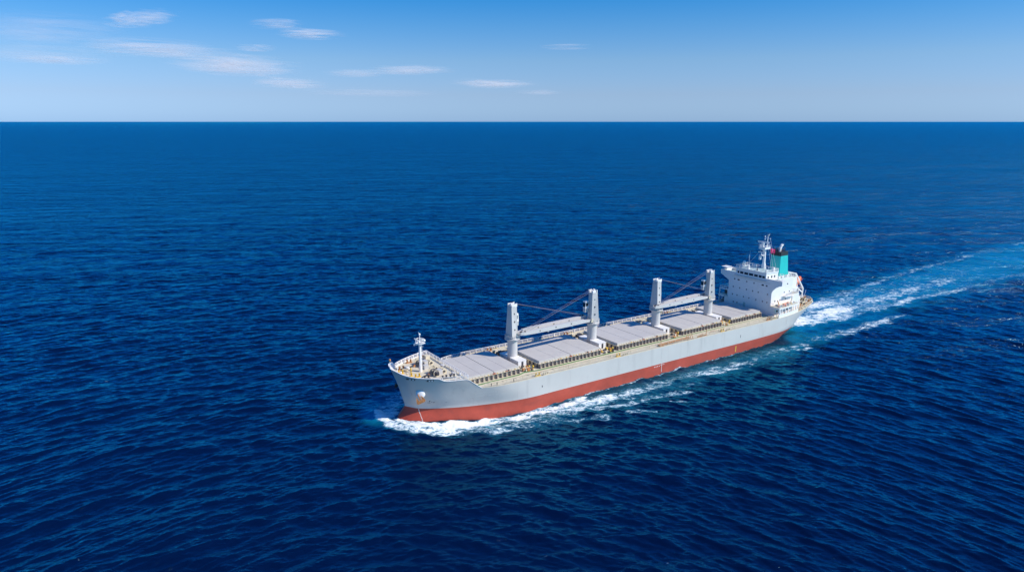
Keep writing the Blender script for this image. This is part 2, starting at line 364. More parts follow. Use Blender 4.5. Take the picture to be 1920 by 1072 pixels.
# ------------------------------------------------------------------ deck cranes
def crane(x, f, cab_side):
    # f = +1 the jib points forward, -1 aft
    mb = MB()
    mb.lathe((x, 0, 0), [(1.5, 7.5), (1.42, 7.9), (1.38, 12.3), (1.38, 12.9), (1.6, 13.6)], 28)
    root = mb.build('deck_crane', 'steel', ship)
    mp = MB(); mp.lathe((x, 0, 13.6), [(1.6, 0), (2.15, .05), (2.15, .25), (1.7, .3), (1.6, .75)], 28)
    mp.build('slewing_platform', 'steel', root)
    ring = [(x + 2.1 * math.cos(t), 2.1 * math.sin(t), 13.85) for t in np.linspace(0, 2 * math.pi, 15)]
    rail('platform_railing', ring, 1.0, 1.3, 2, .04, .03, 'steel', root)
    # crane house: tall box, tapering upwards, sloping front
    h = MB()
    b, t = 14.3, 22.8
    yb, yt = 1.55, 1.0
    xb_, xf_ = x - f * 1.15, x + f * 1.15
    vs = [(xb_, -1.65, b), (xf_, -.95, b), (xf_, .95, b), (xb_, 1.65, b), (x - f * .95, -1.0, t), (x + f * .85, -.85, t), (x + f * .85, .85, t), (x - f * .95, 1.0, t)]
    h.add(vs, [(3, 2, 1, 0), (4, 5, 6, 7), (0, 1, 5, 4), (1, 2, 6, 5), (2, 3, 7, 6), (3, 0, 4, 7)])
    h.box(x - 1.5, x + 1.5, -1.5, 1.5, 14.25, 14.6)
    for zz in (16.2, 18.4, 20.6):
        s_ = (zz - b) / (t - b); yy = yb + (yt - yb) * s_
        h.box(x - .15, x + .15, yy - .35, yy - .1, zz, zz + .4, 1)
    hs = h.build('crane_house', ['steel', 'dark'], root, bevel=.06)
    th = MB()
    for yy in (-.75, .75):
        th.lathe((x + f * .55, yy, 23.05), [(.42, -.16), (.5, 0), (.42, .16)], 14, 0, 'y')
        th.box(x - .3, x + .85, yy - .28, yy - .2, 22.8, 23.5); th.box(x - .3, x + .85, yy + .2, yy + .28, 22.8, 23.5)
    th.lathe((x - f * .5, 0, 22.8), [(.3, 0), (.34, .5), (.2, .9)], 12)
    th.bar((x - .8 * f, -.9, 23.3), (x - .8 * f, .9, 23.3), .06); th.box(x - .95, x - .75, -.9, -.7, 22.8, 23.6); th.box(x - .95, x - .75, .7, .9, 22.8, 23.6)
    th.bar((x + f * .6, 0, 23), (x + f * .6, 0, 24.0), .08)
    th.build('sheave_head', 'white', root)
    # operator's cab hung on the jib side
    c = MB(); cy = cab_side * 1.0
    xa, xb = sorted((x + f * 1.0, x + f * 2.35))
    c.box(xa, xb, cy - .6, cy + .6, 18.0, 20.3, 0, .08, .05)
    c.box(x + f * 2.36 - .03, x + f * 2.36 + .03, cy - .5, cy + .5, 18.5, 19.8, 1)
    c.box(xa + .35, xb - .15, cy - .63, cy - .6, 18.8, 19.8, 1); c.box(xa + .35, xb - .15, cy + .6, cy + .63, 18.8, 19.8, 1)
    c.box(xa, xb, cy - .5, cy + .5, 16.9, 17.9, 2)
    c.build('crane_cab', ['white', 'glass', 'steel'], root)
    # jib: box girder lying level, deepest along its middle
    s = 1 if f > 0 else -1
    y0, y1 = s * .75, s * 2.1
    Lj = 26.0
    A = x + f * 1.3; B = x + f * (1.3 + Lj)
    def jp(t, zz, side):
        yc = y0 + (y1 - y0) * t
        return (A + (B - A) * t, yc + side * .5, zz)
    prof = [(0, 14.4, 14.95), (.09, 14.42, 15.15), (.095, 14.42, 15.4), (.17, 14.42, 15.5), (.175, 14.42, 15.6), (.35, 14.42, 15.62), (.6, 14.5, 15.6), (.8, 14.6, 15.58), (.93, 14.75, 15.6), (1, 14.95, 15.45)]
    j = MB(); n = len(prof); vs = []
    for t_, lo, hi_ in prof: vs += [jp(t_, lo, -1), jp(t_, lo, 1), jp(t_, hi_, 1), jp(t_, hi_, -1)]
    fs = [(4 * i + k, 4 * i + (k + 1) % 4, 4 * i + 4 + (k + 1) % 4, 4 * i + 4 + k) for i in range(n - 1) for k in range(4)] + [(3, 2, 1, 0), (4 * n - 4, 4 * n - 3, 4 * n - 2, 4 * n - 1)]
    j.add(vs, fs)
    for t_ in (.3, .52, .74):       # lightening holes and lamp brackets on both webs
        for side in (-1, 1):
            p = jp(t_, 15.15, side * 1.03)
            j.lathe(p, [(.19, -.02), (.19, .02)], 12, 1, 'y')
    for t_ in (.28, .62):
        p = jp(t_, 13.8, 0); j.box(p[0] - .25, p[0] + .25, p[1] - .35, p[1] + .35, 14.2, 14.5)
    for t_ in np.linspace(.1, .95, 8):
        for side in (-1, 1):
            p = jp(t_, 0, side); zt = np.interp(t_, [q[0] for q in prof], [q[2] for q in prof]); j.bar((p[0], p[1], zt), (p[0], p[1], zt + .12), .08)
    jib = j.build('jib', ['steel', 'dark'], root, bevel=.03)
    js = MB(); p = jp(.97, 15.4, 0); js.lathe((p[0], p[1] - .3, 15.65), [(.25, -.1), (.35, .1), (.25, .3)], 14, 0, 'y'); js.lathe((p[0] - f * 1.1, p[1], 15.65), [(.18, -.25), (.25, 0), (.18, .25)], 14, 0, 'y')
    js.box(p[0] - .6, p[0] + .6, p[1] - .6, p[1] - .52, 15.1, 15.8, 1); js.box(p[0] - .6, p[0] + .6, p[1] + .52, p[1] + .6, 15.1, 15.8, 1)
    js.build('jib_sheave', ['dark', 'steel'], root)
    mf = MB()
    for yy in (-.85, .85): mf.box(A - .5, A + .5, y0 + yy - .1, y0 + yy + .1, 14.3, 15.3, 0, .25, 0)
    mf.each('jib_hinge', 'cream', root)
    # luffing and hoist wires from the head to the jib end
    w = MB()
    for k, (yy, tt, r) in enumerate(((-.7, .955, .03), (.7, .955, .03), (.0, .90, .025))):
        p = jp(tt, 15.9 if tt > .93 else 15.95, 0)
        w.tube((x + f * .6, yy, 23.4), (p[0], p[1] + yy * .45, p[2]), r, n=5, cap=False)
    w.build('luffing_wire', 'wire', root)
    # machinery house at the foot with its door
    hb = MB(); hb.box(x - 1.25, x + 1.4, .9, 4.9, 7.5, 8.7)
    hb.box(x - .3, x + .35, 4.9, 4.95, 7.0, 8.5, 1); hb.box(x - 1.35, x + 1.5, .8, 5.0, 8.7, 8.8)
    hb.build('winch_room', ['white', 'dark'], root, bevel=.03)
    hb = MB(); hb.box(x - 1.2, x + 1.2, -4.6, -.9, 7.5, 8.5); hb.lathe((x - .2, -5.8, 7.6), [(.55, -.9), (.55, .9)], 14, 1, 'y')
    hb.build('deck_store', ['white', 'dark'], root)
OFF[2] = .8
for x, f, c in ((48.1, -1, -1), (19.9, 1, -1), (-6.2, -1, -1), (-30.4, 1, -1)): crane(x, f, c)
OFF[2] = 0

# deck gear in the gaps between the hatches: winches, valves, ventilators
def winch(x, y, z, s=1.0, name='mooring_winch', ax='y'):
    mb = MB()
    mb.lathe((x, y, z + .75 * s), [(.75 * s, -1.1 * s), (.75 * s, -1.0 * s), (.42 * s, -.99 * s), (.42 * s, -.05 * s), (.75 * s, -.04 * s), (.75 * s, .06 * s), (.42 * s, .07 * s), (.42 * s, .9 * s), (.75 * s, .91 * s), (.75 * s, 1.0 * s), (.3 * s, 1.01 * s), (.38 * s, 1.6 * s)], 16, 0, ax)
    mb.box(x - .9 * s, x + .9 * s, y - 1.3 * s, y - 1.12 * s, z, z + 1.3 * s, 1); mb.box(x - .9 * s, x + .9 * s, y + 1.02 * s, y + 1.2 * s, z, z + 1.1 * s, 1)
    mb.box(x - .5 * s, x + .5 * s, y - 2.0 * s, y - 1.32 * s, z, z + .9 * s, 2)
    for d in (-1.05, 1.0, .0): mb.lathe((x, y + d * s, z + .75 * s), [(.78 * s, -.05), (.78 * s, .05)], 16, 1, ax)
    return mb.build(name, ['dark', 'cream', 'rust'], ship)
def vent(x, y, z, h=1.2, r=.28, m='cream'):
    mb = MB(); mb.lathe((x, y, z), [(r * .6, 0), (r * .6, h * .7), (r, h * .72), (r, h * .92), (r * .6, h)], 12)
    return mb.build('ventilator', m, ship)
def bitts(x, y, z, m='rust'):
    mb = MB(); mb.box(x - .9, x + .9, y - .3, y + .3, z, z + .12)
    for d in (-.5, .5): mb.lathe((x + d, y, z), [(.2, .1), (.2, .75), (.28, .78), (.28, .88)], 12)
    return mb.build('mooring_bollard', m, ship)
def fairlead(x, y, z, m='cream'):
    mb = MB(); mb.box(x - .9, x + .9, y - .22, y + .22, z, z + .15)
    for d in (-.7, 0, .7): mb.lathe((x + d, y, z + .15), [(.16, 0), (.22, .1), (.16, .45), (.24, .5)], 10)
    return mb.build('roller_fairlead', m, ship)
for gx in (48.1, 20.1, -6.6, -30.4):
    mb = MB()
    for k in range(16):
        x = gx - 1.6 + random.random() * 3.4; y = random.uniform(5.6, 8.5); s = random.uniform(.12, .42)
        mb.box(x - s, x + s, y - s, y + s, 7.5, 7.6 + random.uniform(.15, .9), random.choice((0, 1, 2, 3, 0)))
    for k in range(5):
        y = 5.8 + k * .5; mb.tube((gx - 1.8, y, 7.9), (gx + 1.7, y, 7.9), .06, n=6, mi=0)
    mb.build('valve_manifold', ['cream', 'rust', 'yellow', 'dark'], ship)
    mb = MB()
    for k in range(12):
        x = gx - 1.6 + random.random() * 3.4; y = random.uniform(-8.5, -5.8); s = random.uniform(.2, .6)
        mb.box(x - s, x + s, y - s, y + s, 7.5, 7.8 + random.uniform(.3, 1.3), random.choice((0, 3, 3)))
    mb.build('valve_manifold', ['cream', 'rust', 'yellow', 'dark'], ship)
    vent(gx - 1.2, 8.1, 7.5, 1.4, .3, 'yellow'); vent(gx + 1.2, -7.6, 7.5, 1.8, .4)
    vent(gx + 1.5, 5.9, 7.5, 1.1, .3, 'cream')
mb = MB(); mb.bar((-9.3, -1.6, 7.5), (-9.3, -1.6, 13.4), .3); mb.bar((-9.3, -1.9, 13.3), (-9.3, -.6, 13.3), .2); mb.bar((-9.3, -1.6, 11.6), (-9.3, -.6, 13.2), .15)
mb.build('provision_davit', 'yellow', ship)
# deck edge fittings on the port side, repeated to starboard
for x in (62.1, 60.6, 55.8): vent(x, hull_y(x, 7.5) - .8, 7.5, .7, .16, 'dark')
for x in (48.2, 20.2, -23.5, -46.5, -60.0, -68.0):
    bitts(x, hull_y(x, 7.5) - 1.0, 7.5, 'yellow' if x in (48.2, 20.2, -23.5) else 'rust'); bitts(x, -hull_y(x, 7.5) + 1.0, 7.5)
    fairlead(x - 2.2, hull_y(x - 2.2, 7.5) - .45, 7.5); fairlead(x - 2.2, -hull_y(x - 2.2, 7.5) + .45, 7.5)
for x in np.arange(-45, 60, 7.5): vent(x, 11.5, 7.5, .65, .13, 'cream')
# accommodation ladder stowed on the port deck edge
mb = MB()
for s in (-.35, .35): mb.bar((3.2, 12.15 + s, 7.95), (-8.5, 12.15 + s, 8.15), .07, .3)
for k in range(38): mb.bar((3.0 - k * .3, 11.8, 7.95), (3.0 - k * .3, 12.5, 7.95), .06)
mb.box(2.6, 4.2, 11.5, 12.5, 7.5, 8.0); mb.bar((3.4, 12.0, 7.5), (3.4, 12.0, 9.1), .12)
for x in (-7.4, -8.2, -9.0, -9.8): mb.bar((x, 12.5, 7.5), (x, 11.8, 8.9), .13); 
mb.build('accommodation_ladder', 'rust', ship)
mb = MB(); mb.bar((-16.5, 11.8, 7.5), (-16.5, 11.8, 9.3), .1); mb.bar((-16.5, 11.8, 8.2), (-12, 12.2, 7.8), .08); mb.bar((-19.0, 11.2, 7.9), (-22.0, 11.5, 7.9), .1)
for k in range(6): mb.box(-12.5 - k * .7, -12.2 - k * .7, 12.0, 12.4, 7.5, 7.8)
mb.build('hose_davit', 'rust', ship)

# ------------------------------------------------------------------ forecastle gear
OFF[:] = [.95, 0.0, .8]
mb = MB()
mb.lathe((75, 0, 0), [(.42, 9.8), (.34, 12), (.27, 17.2)], 16)
mast = mb.build('foremast', 'white', ship)
mb = MB(); mb.lathe((75, 0, 17.1), [(.4, 0), (1.15, .12), (1.15, .3)], 16); mb.box(73.7, 76.2, -.5, .5, 17.12, 17.3)
mb.build('mast_platform', 'white', mast)
rail('platform_railing', [(75 + 1.12 * math.cos(t), 1.12 * math.sin(t), 17.35) for t in np.linspace(0, 2 * math.pi, 9)], .95, .9, 2, .05, .04, 'white', mast)
mb = MB(); mb.tube((75, 0, 17.3), (75, 0, 19.4), .13, .1, 8); mb.lathe((75, 0, 19.3), [(.12, 0), (.24, .1), (.24, .45), (.1, .55)], 10)
mb.tube((75.1, .05, 19.8), (75.3, .1, 20.2), .06, n=6); mb.build('mast_head', 'white', mast)
mb = MB()
for x, y, z, r in ((75.6, 1.0, 17.9, .28), (74.2, .9, 18.1, .34), (74.1, -.8, 18.0, .26), (76.3, -.4, 17.0, .24), (75.9, -.9, 18.4, .2)): mb.lathe((x, y, z), [(r * .5, -r), (r, -.1), (r, .1), (r * .5, r)], 10)
mb.each('navigation_lamp', 'white', mast)
mb = MB()
for s in (-.2, .2): mb.bar((74.55, s, 9.8), (74.55, s, 17.1), .05)
for k in range(22): mb.bar((74.55, -.2, 10.1 + k * .32), (74.55, .2, 10.1 + k * .32), .04)
for k in range(5):
    for s in (-.4, .4): mb.bar((74.2, s, 12.4 + k * 1.0), (74.7, s * .5, 12.4 + k * 1.0), .05)
mb.bar((75.7, 0, 14.9), (74.2, 0, 14.9), .07); mb.build('mast_ladder', 'white', mast)
def windlass(x, y, s=1):
    mb = MB()
    mb.lathe((x, y, 10.6), [(.72, -1.5), (.72, -1.4), (.36, -1.39), (.36, -.5), (.78, -.49), (.78, -.3), (.45, -.28), (.45, .2), (.68, .22), (.68, .36), (.32, .38), (.32, 1.2), (.7, 1.22), (.7, 1.34), (.3, 1.38), (.24, 1.9), (.38, 2.1)], 18, 0, 'y')
    for d in (-1.6, -.1, 1.0): mb.box(x - .8, x + .8, y + d - .08, y + d + .08, 9.8, 11.1, 1, .25)
    mb.box(x - 1.9, x - .9, y - .7, y + .9, 9.8, 11.0, 2)
    mb.lathe((x + 1.6, y - .1, 10.1), [(.3, -.25), (.4, 0), (.3, .25)], 12, 3, 'y')
    mb.bar((x + .8, y - .1, 10.5), (x + 3.6, y - .1 + .4, 9.95), .24, .2, 0)
    for d in (-1.42, -.4, 1.3): mb.lathe((x, y + d, 10.6), [(.8, -.04), (.8, .04)], 18, 1, 'y')
    return mb.build('windlass', ['dark', 'cream', 'steel', 'rust'], ship)
windlass(73.2, 4.0); windlass(73.2, -4.0)
winch(70.6, 3.4, 9.8, .75); winch(70.4, -4.0, 9.8, .75); winch(71.0, 0.2, 9.8, .6)
mb = MB()
for k in range(5): mb.lathe((78.0, -2.6, 9.84 + k * .09), [(.75, 0), (.82, .045), (.75, .09)], 16)
mb.build('rope_coil', 'rope', ship)
mb = MB(); mb.box(76.2, 77.8, -4.6, -3.2, 9.8, 10.35, 0, .3, .3); mb.box(72.4, 73.6, -1.6, -.6, 9.8, 10.9); mb.box(68.6, 69.6, 6.2, 7.0, 9.8, 10.5); mb.lathe((69.4, 1.2, 9.8), [(.45, 0), (.45, .8), (.6, .9), (.5, 1.1)], 14)
mb.box(68.8, 70.0, -8.4, -7.0, 9.8, 10.9, 1); mb.each('deck_locker', ['steel', 'cream'], ship)
for x, y, m in ((78.9, 1.8, 'yellow'), (77.4, 3.2, 'yellow'), (76.0, 5.4, 'dark'), (70.4, 8.2, 'dark'), (79.9, -1.2, 'yellow'), (72.4, 7.9, 'dark'), (78.4, -4.0, 'rust'), (74.6, -7.6, 'rust'), (70.5, -8.8, 'rust')): bitts(x, y, 9.8, m)
for x, y in ((77.4, -.6), (77.8, .4), (80.6, .6), (69.0, 9.6), (68.6, -9.8)): vent(x, y, 9.8, 1.3, .2, 'yellow' if x > 77 and x < 78 else 'white')
mb = MB(); mb.bar((80.7, -1.4, 9.8), (80.6, -1.3, 12.4), .1); mb.bar((79.9, 3.0, 9.8), (79.9, 3.0, 11.4), .14); mb.bar((71.2, 7.4, 9.8), (71.2, 7.4, 12.0), .08); mb.each('light_post', 'white', ship)
mb = MB(); mb.tube((83.2, 0, 12.35), (83.2, 0, 14.6), .06, n=6); mb.lathe((83.2, 0, 14.0), [(.05, 0), (.3, .25), (.3, .5), (.05, .8)], 10, 1); mb.box(82.8, 83.3, -.3, .3, 12.2, 12.6)
mb.build('jackstaff', ['white', 'rust'], ship)

OFF[:] = [0.0, 0.0, 0.0]
# marks and openings on the shell --------------------------------------------
def patch(x0, x1, z0, z1, t=.05, sgn=1, nx=3, nz=3, mb=None, mi=0):
    mb = mb or MB(); vs = []
    for k in (0, 1):
        for i in range(nx + 1):
            for j in range(nz + 1):
                x = x0 + (x1 - x0) * i / nx; z = z0 + (z1 - z0) * j / nz
                vs.append((x + (.5 if x > 66 else 0) * t * k, sgn * (hull_y(x, z) + t * (k * 1.0) - .02 * (1 - k)), z))
    w = nz + 1; o = (nx + 1) * w
    fs = [(o + i * w + j, o + (i + 1) * w + j, o + (i + 1) * w + j + 1, o + i * w + j + 1) for i in range(nx) for j in range(nz)]
    for i in range(nx):
        fs += [(i * w, (i + 1) * w, o + (i + 1) * w, o + i * w), (i * w + nz, (i + 1) * w + nz, o + (i + 1) * w + nz, o + i * w + nz)]
    for j in range(nz):
        fs += [(j, j + 1, o + j + 1, o + j), (nx * w + j, nx * w + j + 1, o + nx * w + j + 1, o + nx * w + j)]
    mb.add(vs, fs, mi); return mb
for sgn in (1, -1):
    mb = MB()
    for x in (81.4, 77.5):        # mooring ports below the forecastle rail
        patch(x - .75, x + .75, 10.9 + (.35 if x > 78 else 0), 11.35 + (.35 if x > 78 else 0), .06, sgn, 4, 2, mb, 0)
        for d in (-.4, .15): patch(x + d - .14, x + d + .2, 10.97 + (.35 if x > 78 else 0), 11.28 + (.35 if x > 78 else 0), .1, sgn, 1, 1, mb, 1)
    mb.each('mooring_port', ['dark', 'white'], hull)
mb = MB()
for k in range(13): z = 2.1 - k * .28; patch(78.35 - .025 * k, 78.51 - .025 * k, z, z + .15, .04, 1, 1, 1, mb)
for k in range(9): z = 2.2 - k * .3; patch(3.7, 3.82, z, z + .28, .03, 1, 1, 1, mb)
for x in (4.6, 5.3, 5.9, 6.5): patch(x, x + .3, 1.75, 1.95, .03, 1, 1, 1, mb)
patch(2.6, 4.4, 2.0, 2.08, .03, 1, 1, 1, mb)
mb.each('draught_mark', 'white', hull)
mb = MB()
for (a, b, c, d) in ((76.5, 76.7, 4.65, 5.05), (76.35, 76.95, 4.25, 4.38), (75.5, 75.75, 4.3, 4.55), (76.0, 76.2, 4.5, 4.7), (47.3, 47.55, 4.5, 5.0), (-31.5, -31.35, 4.3, 5.2), (72.9, 73.0, 4.2, 4.4)): patch(a, b, c, d, .03, 1, 1, 1, mb)
mb.each('hull_mark', 'dark', hull)
mb = MB(); patch(-29.7, -29.3, -.1, 1.8, .03, 1, 1, 3, mb); mb.build('pilot_mark', 'yellow', hull)
mb = MB(); 
for (a, b, z) in ((55.5, 66.5, 6.05), (60.8, 67.4, 5.1)): patch(a, b, z, z + .045, .02, 1, 12, 1, mb)
for x in (66.3, 55.0, 38.0, 21.0, 4.0, -13.0, -41.0, -56.0): patch(x, x + .05, 2.6, 7.2, .018, 1, 1, 6, mb)
mb.each('weld_seam', 'hull_grey', hull)
# anchor pocket: raised white bolster
for sgn in (1, -1):
    cx_, cz_ = 78.9, 7.4
    cy_ = hull_y(cx_, cz_)
    nrm = Vector((.50, .82 * sgn, .22)).normalized()
    mb = MB(); ring = []
    a = Vector((0, 0, 1)) - nrm * nrm.z; a.normalize(); b = nrm.cross(a)
    C0 = Vector((cx_, sgn * cy_, cz_))
    prof = [(1.22, -.75), (1.18, .05), (1.02, .34), (.74, .52), (.4, .6), (.05, .62)]
    vs = []; n = 24
    for r, hgt in prof:
        for i in range(n):
            t = 2 * math.pi * i / n; vs.append(C0 + (a * math.cos(t) * 1.15 + b * math.sin(t)) * r + nrm * hgt)
    mb.add(vs, [(k * n + i, k * n + (i + 1) % n, (k + 1) * n + (i + 1) % n, (k + 1) * n + i) for k in range(5) for i in range(n)], 0, True)
    mb.build('anchor_bolster', 'white', hull)
    anc = bpy.data.objects.new('anchor', None); COL.objects.link(anc)
    W = Matrix.Translation(ship.location) @ Matrix.Rotation(ship.rotation_euler.z, 4, 'Z')
    anc.parent = None
    fr = Matrix((( b.x, nrm.x, a.x), (b.y, nrm.y, a.y), (b.z, nrm.z, a.z))).to_4x4()
    anc.matrix_world = W @ Matrix.Translation(C0 + nrm * .72 - Vector((-.35, 0, .85))) @ fr @ Matrix.Rotation(R(24) * sgn, 4, 'Y')
    tag(anc, ('rusty anchor housed in the white bolster on the port side of the bow' if sgn > 0 else 'dark anchor hanging on the far starboard side of the bow, seen past the stem'), 'anchor', 'anchors stowed at the bow')
    def ab(name, f_):
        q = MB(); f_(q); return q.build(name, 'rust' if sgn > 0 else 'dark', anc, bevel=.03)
    ab('shank', lambda q: q.box(-.16, .16, -.15, .12, -1.2, .75, 0, .04, .03))
    ab('crown', lambda q: q.prism([(-1.15, -1.25), (-.9, -1.62), (.9, -1.62), (1.15, -1.25), (.5, -.95), (-.5, -.95)], 'y', -.25, .28))
    for d in (-1, 1):
        ab('fluke', lambda q: q.add([(d * .35, -.15, -1.3), (d * 1.15, -.1, -1.35), (d * .95, .05, -.6), (d * .62, .1, .15), (d * .42, .05, -.6),
                                      (d * .35, .15, -1.3), (d * 1.15, .2, -1.35), (d * .95, .25, -.6), (d * .62, .2, .15), (d * .42, .25, -.6)],
                                     [(0, 1, 2, 3, 4), (9, 8, 7, 6, 5), (0, 5, 6, 1), (1, 6, 7, 2), (2, 7, 8, 3), (3, 8, 9, 4), (4, 9, 5, 0)]))

# ------------------------------------------------------------------ deckhouse
FX = -54.0
OFF[:] = [2.7, 0.0, .68]
poly = [(9.0, 7.5), (9.0, 14.6), (9.25, 15.6), (10.3, 16.7), (11.6, 17.5), (12.8, 17.9), (12.8, 19.4), (-12.8, 19.4), (-12.8, 17.9), (-11.2, 17.1), (-9.0, 16.0), (-9.0, 7.5)]
mb = MB(); mb.prism(poly, 'x', FX - .35, FX)                       # front screen with the wings' brackets
mb.box(-65.4, FX - .36, -8.98, 8.98, 7.5, 18.2)                     # house body
mb.box(-56.0, FX - .36, 8.98, 12.78, 18.0, 18.3)                    # wing floors
mb.box(-60.2, FX - .36, -12.78, -8.98, 18.0, 18.3)
mb.box(-56.0, FX - .36, 12.6, 12.8, 18.0, 19.4); mb.box(-60.2, FX - .36, -12.8, -12.6, 18.3, 19.4)
mb.box(-56.1, -56.0, 9.0, 12.8, 18.0, 19.3); mb.box(-65.4, -56.0, 8.9, 9.0, 18.2, 19.2); mb.box(-60.4, -60.2, -12.8, -7.0, 18.0, 19.4)
house = mb.build('deckhouse', 'white', ship)
mb = MB(); mb.box(-65.4, -60.42, -8.9, 8.9, 18.2, 18.26); mb.box(-60.3, -54.4, 6.6, 8.9, 18.26, 18.34); mb.box(-55.9, -54.4, 9.0, 12.5, 18.3, 18.34); mb.box(-60.3, -54.4, -12.5, -6.6, 18.3, 18.34)
mb.each('house_top_deck', 'roof', house)
def port(y, z, w=.36, h=.46, x=FX):
    mb = MB(); mb.box(x - .05, x + .03, y - w / 2 - .06, y + w / 2 + .06, z - h / 2 - .06, z + h / 2 + .06, 0); mb.box(x + .03, x + .05, y - w / 2, y + w / 2, z - h / 2, z + h / 2, 1)
    return mb.build('window', ['white', 'glass'], house)
for y, w in ((-6.5, .5), (-4.8, .9), (-1.3, .4), (1.7, .4), (5.3, .9), (6.9, .55)): port(y, 16.9, w)
for y in (-6.9, -4.1, -1.2, 1.4, 3.7, 7.5): port(y, 14.05)
for y in (-7.0, -5.0, -2.2, .1, 3.0, 5.7, 7.5): port(y, 11.25)
for y in (-6.4, -4.8): port(y, 8.6)
mb = MB(); mb.box(FX, FX + .05, -2.2, -1.3, 7.6, 9.4, 0); mb.build('door', 'roof', house)
mb = MB(); mb.box(FX, FX + .12, -7.6, 8.0, 17.75, 17.83); mb.box(FX + .0, FX + .5, -6.6, 6.8, 18.45, 18.52); mb.build('front_ledge', 'hull_grey', house)
def sport(x, z, y=8.98, w=.4, h=.5):
    mb = MB(); mb.box(x - w / 2 - .06, x + w / 2 + .06, y - .05, y + .03, z - h / 2 - .06, z + h / 2 + .06, 0); mb.box(x - w / 2, x + w / 2, y + .03, y + .05, z - h / 2, z + h / 2, 1)
    return mb.build('window', ['white', 'glass'], house)
for x in (-61.0, -63.8): sport(x, 14.2)
for x in (-56.2, -59.0, -62.0): sport(x, 11.7)
for x in (-57.5, -62.5): sport(x, 17.0)
# lower tier, wider than the tower, and the boat deck over the open side passage
mb = MB(); mb.box(-70.5, -64.0, -8.2, 8.2, 7.5, 10.2); mb.box(-64, FX - .36, -10.6, 10.6, 7.5, 10.2); mb.box(FX - .36, FX - .05, 9.0, 10.6, 7.5, 10.19); mb.box(FX - .36, FX - .05, -10.6, -9.0, 7.5, 10.19); mb.build('lower_house', 'white', house)
def bd(x): return min(12.9, hull_y(x + 2.7, 7.5) - .12)
bx = np.linspace(-66.4, -53.8, 8)
for s in (1, -1):
    mb = MB()
    for a, b in zip(bx[:-1], bx[1:]):
        ya, yb = bd(a), bd(b)
        for z0, z1, d, mi in ((10.2, 10.32, 4.0, 1), (9.75, 10.2, .15, 0), (7.5, 8.05, .15, 0)):
            ia, ib = (9.0, 9.0) if d > 1 else (ya - d, yb - d)
            q = [(a, s * ia), (b, s * ib), (b, s * yb), (a, s * ya)]
            mb.prism(q, 'z', z0, z1, mi)
    for x in bx: mb.box(x - .14, x + .14, min(s * (bd(x) - .15), s * bd(x)), max(s * (bd(x) - .15), s * bd(x)), 7.5, 9.75, 0)
    mb.box(-53.75, -53.6, min(s * 10.4, s * 12.9), max(s * 10.4, s * 12.9), 9.6, 10.2, 0)
    mb.build('boat_deck', ['white', 'deck'], house)
mb = MB()
for s in (1,):
    for x in (-55.6, -58.2, -60.8, -63.4): mb.box(x - .45, x + .45, 10.6, 10.65, 8.4, 9.3)
mb.each('window', 'glass', house)
rail('railing', [(x, bd(x) - .1, 10.3) for x in bx[::-1]], 1.0, 1.4, 2, .04, .03, 'white', house)
rail('railing', [(-53.7, 9.1, 10.3), (-53.7, 12.8, 10.3)], 1.0, 1.1, 2, .04, .03, 'white', house)
# aft block on the boat deck and its platform
mb = MB(); mb.box(-69.3, -65.6, 4.0, 9.2, 10.2, 12.9); mb.box(-75.0, -65.4, -4.2, 4.0, 7.5, 17.0); mb.box(-69.3, -65.6, -9.2, -4.2, 10.2, 12.9)
mb.box(-65.6, -60.5, 9.0, 10.2, 12.75, 12.9); mb.box(-75.0, -70.5, -6, 6.0, 7.5, 10.2); mb.box(-78.4, -75.0, -2.2, 2.2, 7.5, 12.6)
mb.build('engine_casing', 'white', house)
mb = MB(); mb.box(-70.4, -69.35, -8.1, 8.1, 10.2, 10.26); mb.box(-74.9, -65.5, -4.1, 3.9, 17.0, 17.06); mb.box(-69.2, -65.7, 4.1, 9.1, 12.9, 12.96); mb.each('casing_top', 'deck', house)
rail('railing', [(-60.5, 10.15, 12.9), (-65.6, 9.2, 12.9), (-69.2, 9.1, 12.9), (-69.2, 4.2, 12.9)], 1.0, 1.2, 3, .04, .035, 'steel', house)
rail('railing', [(-60.6, 8.8, 18.25), (-65.3, 8.8, 18.25), (-65.3, -8.8, 18.25), (-60.6, -8.8, 18.25)], 1.0, 1.2, 2, .04, .03, 'white', house)
rail('railing', [(-65.6, 3.9, 17.0), (-74.9, 3.9, 17.0), (-74.9, -4.1, 17.0)], 1.0, 1.2, 2, .04, .03, 'white', house)
# gear on the boat deck
mb = MB()
for x, y, m_, s in ((-58.0, 11.8, 1, .5), (-56.6, 11.4, 2, .3), (-59.8, 11.6, 2, .3), (-61.2, 10.6, 1, .4), (-62.2, 11.1, 3, .35), (-63.4, 10.6, 0, .5), (-64.6, 10.4, 2, .3), (-60.4, 11.9, 0, .25), (-55.4, 10.4, 2, .4), (-54.9, 11.6, 1, .3)):
    mb.box(x - s, x + s, y - s * .7, y + s * .7, 10.32, 10.32 + s * 1.6, m_, .05, .05)
mb.each('deck_gear', ['white', 'red', 'dark', 'yellow'], house)
mb = MB(); mb.lathe((-57.6, 11.9, 10.95), [(.2, -.75), (.42, -.7), (.42, .7), (.2, .75)], 14, 0, 'x'); mb.build('liferaft_canister', 'orange', house)
mb = MB(); mb.bar((-55.0, 12.3, 7.5), (-55.0, 12.3, 10.8), .42, .42, 0); mb.bar((-55.0, 12.3, 9.7), (-55.4, 10.6, 12.4), .22, .22, 1)
mb.build('provision_crane', ['white', 'rust'], ship)
mb = MB()                                   # open frame on the starboard boat deck, left of the tower
for x in (-54.2, -60.0):
    for y in (-12.9, -9.2): mb.bar((x, y, 7.5), (x, y, 12.4), .3)
